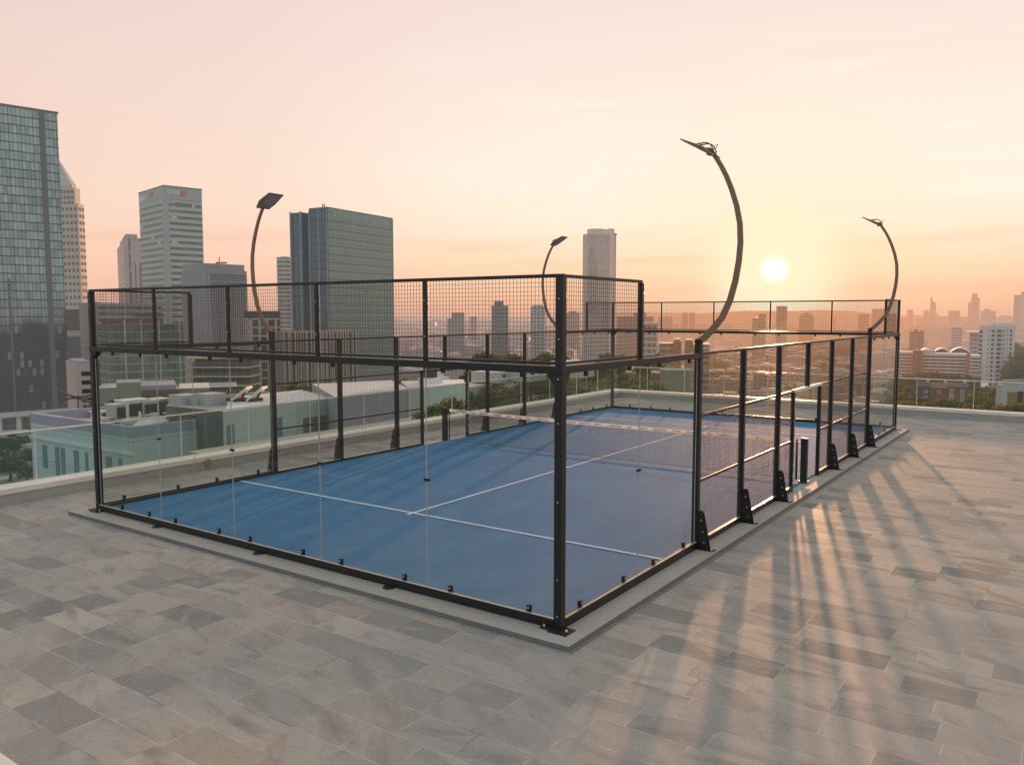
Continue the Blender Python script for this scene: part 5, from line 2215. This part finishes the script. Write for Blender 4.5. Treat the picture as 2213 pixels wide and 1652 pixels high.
GE = 'hazy tree clumps among the flats under the skyline'
for k in range(110):
    px = r9.uniform(1400, 2212) if k % 3 else r9.uniform(1940, 2212)
    D = r9.uniform(560, 1250)
    p = at(px, 700, D)
    plant(px, 700, D, r9.uniform(11, 18), 'olive', 'hazy tree clump among the distant rooftops', GE, ground=GZ, name='distant_tree', wide=r9.uniform(1.5, 2.6))

# ------------------------------------------------------------------ low rooftops of the far city
RM = [wallm('low_house_%s' % n, c) for n, c in (('pale', (.58, .53, .50)), ('white', (.72, .69, .67)), ('brown', (.25, .16, .11)), ('grey', (.22, .21, .22)), ('rose', (.42, .28, .23)), ('dark', (.09, .08, .08)))]
RFA = [facade_mat('low_flats_%d' % i, 3.2, 3., (.06, .06, .065), (.16, .15, .14), c, .35, .45, .4, .1) for i, c in enumerate(((.52, .49, .47), (.36, .25, .19), (.28, .27, .28)))]
r13 = random.Random(77)


def low_house(mb, x, y, w, d, h, rot, pitched, u0=0.):
    c, s = math.cos(rot), math.sin(rot)
    P2 = lambda a, b: Vector((x + a * c - b * s, y + a * s + b * c))
    q = [P2(-w / 2, -d / 2), P2(w / 2, -d / 2), P2(w / 2, d / 2), P2(-w / 2, d / 2)]
    mb.prism(q, GZ, GZ + h, 0, top=1)
    if pitched:
        z0, z1 = GZ + h + .01, GZ + h + d * .28
        r0, r1 = P2(-w / 2, 0), P2(w / 2, 0)
        k = (lambda v, z: (v.x, v.y, z))
        mb.face([k(q[0], z0), k(q[1], z0), k(r1, z1), k(r0, z1)], mi=1)
        mb.face([k(q[2], z0), k(q[3], z0), k(r0, z1), k(r1, z1)], mi=1)
        mb.face([k(q[0], z0), k(r0, z1), k(q[3], z0)], mi=0)
        mb.face([k(q[1], z0), k(q[2], z0), k(r1, z1)], mi=0)
    else:
        mb.prism(grow(q, .4), GZ + h + .01, GZ + h + 1.8, 2)


n_low = 0
tries = 0
while n_low < 285 and tries < 3000:
    tries += 1
    px = r13.uniform(870, 2000) if r13.random() < .86 else r13.uniform(2000, 2230)
    D = 330 * (1450 / 330) ** (r13.random() ** .9)
    if px > 1930 and D < 560:
        continue
    if px < 900 and D < 470:
        continue
    p = at(px, 700, D)
    mb = MB()
    big = r13.random() < .42
    w, d, h = (r13.uniform(14, 34), r13.uniform(9, 15), r13.uniform(10, 24)) if big else (r13.uniform(8, 16), r13.uniform(7, 10), r13.uniform(5, 9))
    low_house(mb, p.x, p.y, w, d, h, r13.uniform(0, 3.14), not big)
    o = one(mb, 'city_house', [r13.choice(RFA) if big or r13.random() < .6 else r13.choice(RM), r13.choice(RM[:2] + RM[2:3] + RM[3:]), W['roof']],
            'low hazy city building among the far rooftops beyond the court', 'building', 'low buildings of the far city')
    n_low += 1
for b0, b1, n, nm in ((620, 1500, 520, 'c'), (1400, 2600, 900, 'a'), (2600, 5200, 1100, 'b')):
    mb = MB()
    for k in range(n):
        px = r13.uniform(100, 2300) if nm != 'c' else r13.uniform(890, 1960)
        D = r13.uniform(b0, b1)
        p = at(px, 700, D)
        sc = {'a': 1, 'b': 1.7, 'c': .8}[nm]
        low_house(mb, p.x, p.y, r13.uniform(14, 40) * sc, r13.uniform(10, 18) * sc, r13.choice((8, 10, 13, 18, 26, 34) if nm != 'c' else (6, 7, 8, 11, 15)) * r13.uniform(.8, 1.2), r13.uniform(0, 3.14), False)
    tag(mb.build('rooftops', [RM[3] if nm == 'b' else RFA[0], RM[1] if nm == 'c' else RM[0], RM[3] if nm != 'c' else W['roof']]), 'countless hazy rooftops dissolving toward the horizon' if nm == 'a' else 'dense pale low roofs of the city beyond the wooded slope' if nm == 'c' else 'faintest rooftops right at the horizon line', 'rooftops', kind='stuff')
mb = MB()
for k in range(300):
    px, D = r13.uniform(850, 2300), r13.uniform(430, 3200)
    p = at(px, 700, D)
    s = r13.uniform(8, 20) * (1 + D / 3000)
    for j in range(9):
        q = Vector((p.x + r13.gauss(0, s * .5), p.y + r13.gauss(0, s * .5), GZ + r13.uniform(2, 7)))
        a_ = Vector((r13.gauss(0, 1), r13.gauss(0, 1), r13.gauss(0, .5))).normalized() * s * .22
        b2 = a_.cross(Vector((r13.gauss(0, 1), r13.gauss(0, 1), r13.gauss(0, 1)))).normalized() * s * .2
        mb.face([q - a_, q + b2, q + a_, q - b2])
tag(mb.build('woodland', [LEAF[0]]), 'dusky tree cover between the far rooftops', 'woodland', kind='stuff')
# low hills on the horizon
mb = MB()
prev = None
for k in range(81):
    az = R(-80 + k * 1.6) + 0
    r_ = 9000
    h = 60 + 38 * math.sin(k * .21) + 18 * math.sin(k * .63 + 1) + 9 * math.sin(k * 1.7)
    x, y = math.sin(az) * r_, math.cos(az) * r_
    cur = ((x, y, GZ - 2), (x * 1.08, y * 1.08, GZ + max(12, h)), (x * 1.3, y * 1.3, GZ - 2))
    if prev:
        mb.face([prev[0], cur[0], cur[1], prev[1]], smooth=True)
        mb.face([prev[1], cur[1], cur[2], prev[2]], smooth=True)
    prev = cur
struct(mb, 'hills', wallm('hill_green', (.08, .085, .06), scale=.002))

for lst in PRO.values():
    for pr in lst:
        if pr.name not in used and pr.get('label') == 'x':
            for ch in list(pr.children):
                bpy.data.objects.remove(ch)
            bpy.data.objects.remove(pr)

# ------------------------------------------------------------------ sky, sun, camera
world = bpy.data.worlds.new('World')
scene.world = world
world.use_nodes = True
w = NT(world.node_tree)
w.n.clear()
dirv = w.vmath('NORMALIZE', w.new('ShaderNodeTexCoord').outputs['Generated'])
dx, dy, dz = w.xyz(dirv)
sdot = w.vmath('DOT_PRODUCT', dirv, tuple(SUN), out=1)
flat = w.vmath('NORMALIZE', w.comb(dx, dy, 0.))
hdot = w.vmath('DOT_PRODUCT', flat, (math.sin(SUN_AZ), math.cos(SUN_AZ), 0.), out=1)
el = w.math('DIVIDE', w.math('ARCSINE', dz), R(90))          # 0..1 from horizon to zenith
e4 = w.math('MULTIPLY', el, 4., clamp=True)                  # 22.5 degrees over the ramp
away = w.ramp(e4, [(0., lin(226, 184, 170)), (.045, lin(244, 190, 168)), (.13, lin(251, 203, 178)), (.30, lin(249, 214, 194)), (.55, lin(243, 213, 201)), (1., lin(233, 209, 203))])
toward = w.ramp(e4, [(0., lin(240, 184, 152)), (.06, lin(252, 200, 164)), (.15, lin(255, 222, 186)), (.27, lin(255, 238, 216)), (.42, lin(255, 243, 229)), (.65, lin(252, 234, 222)), (1., lin(244, 222, 213))])
side_ = w.ramp(e4, [(0., lin(226, 178, 158)), (.06, lin(247, 194, 168)), (.16, lin(254, 212, 187)), (.34, lin(253, 225, 205)), (.6, lin(248, 224, 212)), (1., lin(241, 216, 209))])
near = w.smooth(hdot, .80, .997)
skyc = w.mix(w.smooth(hdot, .55, .93), away, side_)
skyc = w.mix(near, skyc, toward)
# thin streaks of cloud
stv = w.comb(w.math('MULTIPLY', w.math('ARCTAN2', dx, dy), 3.2), w.math('MULTIPLY', dz, 26.), 0.)
warp = w.noise(stv, 1.2, 3.)
st = w.noise(w.vmath('ADD', stv, w.comb(0., w.math('MULTIPLY', warp, 1.6), 0.)), 1.6, 5., .55)
cl = w.math('MULTIPLY', w.smooth(st, .48, .74), w.math('MULTIPLY', w.smooth(el, .02, .09), w.smooth(el, .24, .10)))
skyc = w.mix(w.math('MULTIPLY', cl, w.smooth(hdot,   .88, .99, .03, .95)), skyc, lin(255, 246, 232))
band = w.noise(w.comb(w.math('MULTIPLY', w.math('ARCTAN2', dx, dy), 2.), w.math('MULTIPLY', dz, 40.), 4.), 1.3, 4.)
skyc = w.mix(w.math('MULTIPLY', w.smooth(band, .5, .7), w.math('MULTIPLY', w.smooth(el, .085, .03), .45)), skyc, lin(246, 190, 160))
# upper sky and the sky behind the viewer: dusk blue-grey
upc = w.mix(w.smooth(hdot, -.6, .8), rgb(.58, .61, .63), rgb(.72, .655, .62))
back = w.ramp(w.math('MULTIPLY', el, 2., clamp=True), [(0., rgb(.60, .585, .57)), (.25, rgb(.62, .72, .76)), (1., rgb(.42, .53, .60))])
skyc = w.mix(w.smooth(hdot, .35, -.15), skyc, back)
skyc = w.mix(w.smooth(el, .28, .55), skyc, upc)
# the low sun itself and the bright air round it
g1 = w.smooth(sdot, math.cos(R(1.05)), math.cos(R(.28)))
g2 = w.math('POWER', w.smooth(sdot, math.cos(R(7.5)), 1.), 4.)
g3 = w.math('POWER', w.smooth(sdot, math.cos(R(17.)), 1.), 2.)
skyc = w.mix(w.math('MULTIPLY', g3, .26), skyc, lin(255, 228, 186))
skyc = w.mix(w.math('MULTIPLY', g2, .95), skyc, lin(255, 243, 208))
skyc = w.mix(g1, skyc, rgb(1.35, 1.28, 1.1))
nis = w.new('ShaderNodeTexSky', sky_type='NISHITA')
nis.sun_disc = False
nis.sun_elevation = SUN_EL
nis.sun_rotation = SUN_AZ
nis.altitude = 80
nis.air_density = 1.4
nis.dust_density = 2.5
bg1, bg2 = w.new('ShaderNodeBackground'), w.new('ShaderNodeBackground')
w.l.new(skyc, bg1.inputs[0])
bg1.inputs[1].default_value = 1.0
w.l.new(nis.outputs[0], bg2.inputs[0])
bg2.inputs[1].default_value = .004
ad = w.new('ShaderNodeAddShader')
w.l.new(bg1.outputs[0], ad.inputs[0])
w.l.new(bg2.outputs[0], ad.inputs[1])
wo = w.new('ShaderNodeOutputWorld')
w.l.new(ad.outputs[0], wo.inputs[0])

sun = bpy.data.lights.new('sun', 'SUN')
sun.energy = 8.5
sun.angle = R(1.0)
sun.color = (1., .47, .24)
so = bpy.data.objects.new('sun', sun)
col.objects.link(so)
so.rotation_euler = (-SUN).to_track_quat('-Z', 'Y').to_euler()

cam = bpy.data.cameras.new('camera')
cam.sensor_width = 36
cam.lens = 36 * F / 2212
cam.clip_start = .1
cam.clip_end = 60000
co = bpy.data.objects.new('camera', cam)
col.objects.link(co)
co.location = CAM
co.rotation_euler = FW.to_track_quat('-Z', 'Y').to_euler()
scene.camera = co

scene.view_settings.view_transform = 'Standard'
scene.view_settings.look = 'None'
scene.view_settings.exposure = 0
scene.view_settings.gamma = 1
scene.cycles.max_bounces = 8
scene.cycles.diffuse_bounces = 3
scene.cycles.glossy_bounces = 3
scene.cycles.transmission_bounces = 4
scene.cycles.transparent_max_bounces = 48
scene.cycles.caustics_reflective = False
scene.cycles.caustics_refractive = False
scene.cycles.sample_clamp_indirect = 4
scene.cycles.use_denoising = True
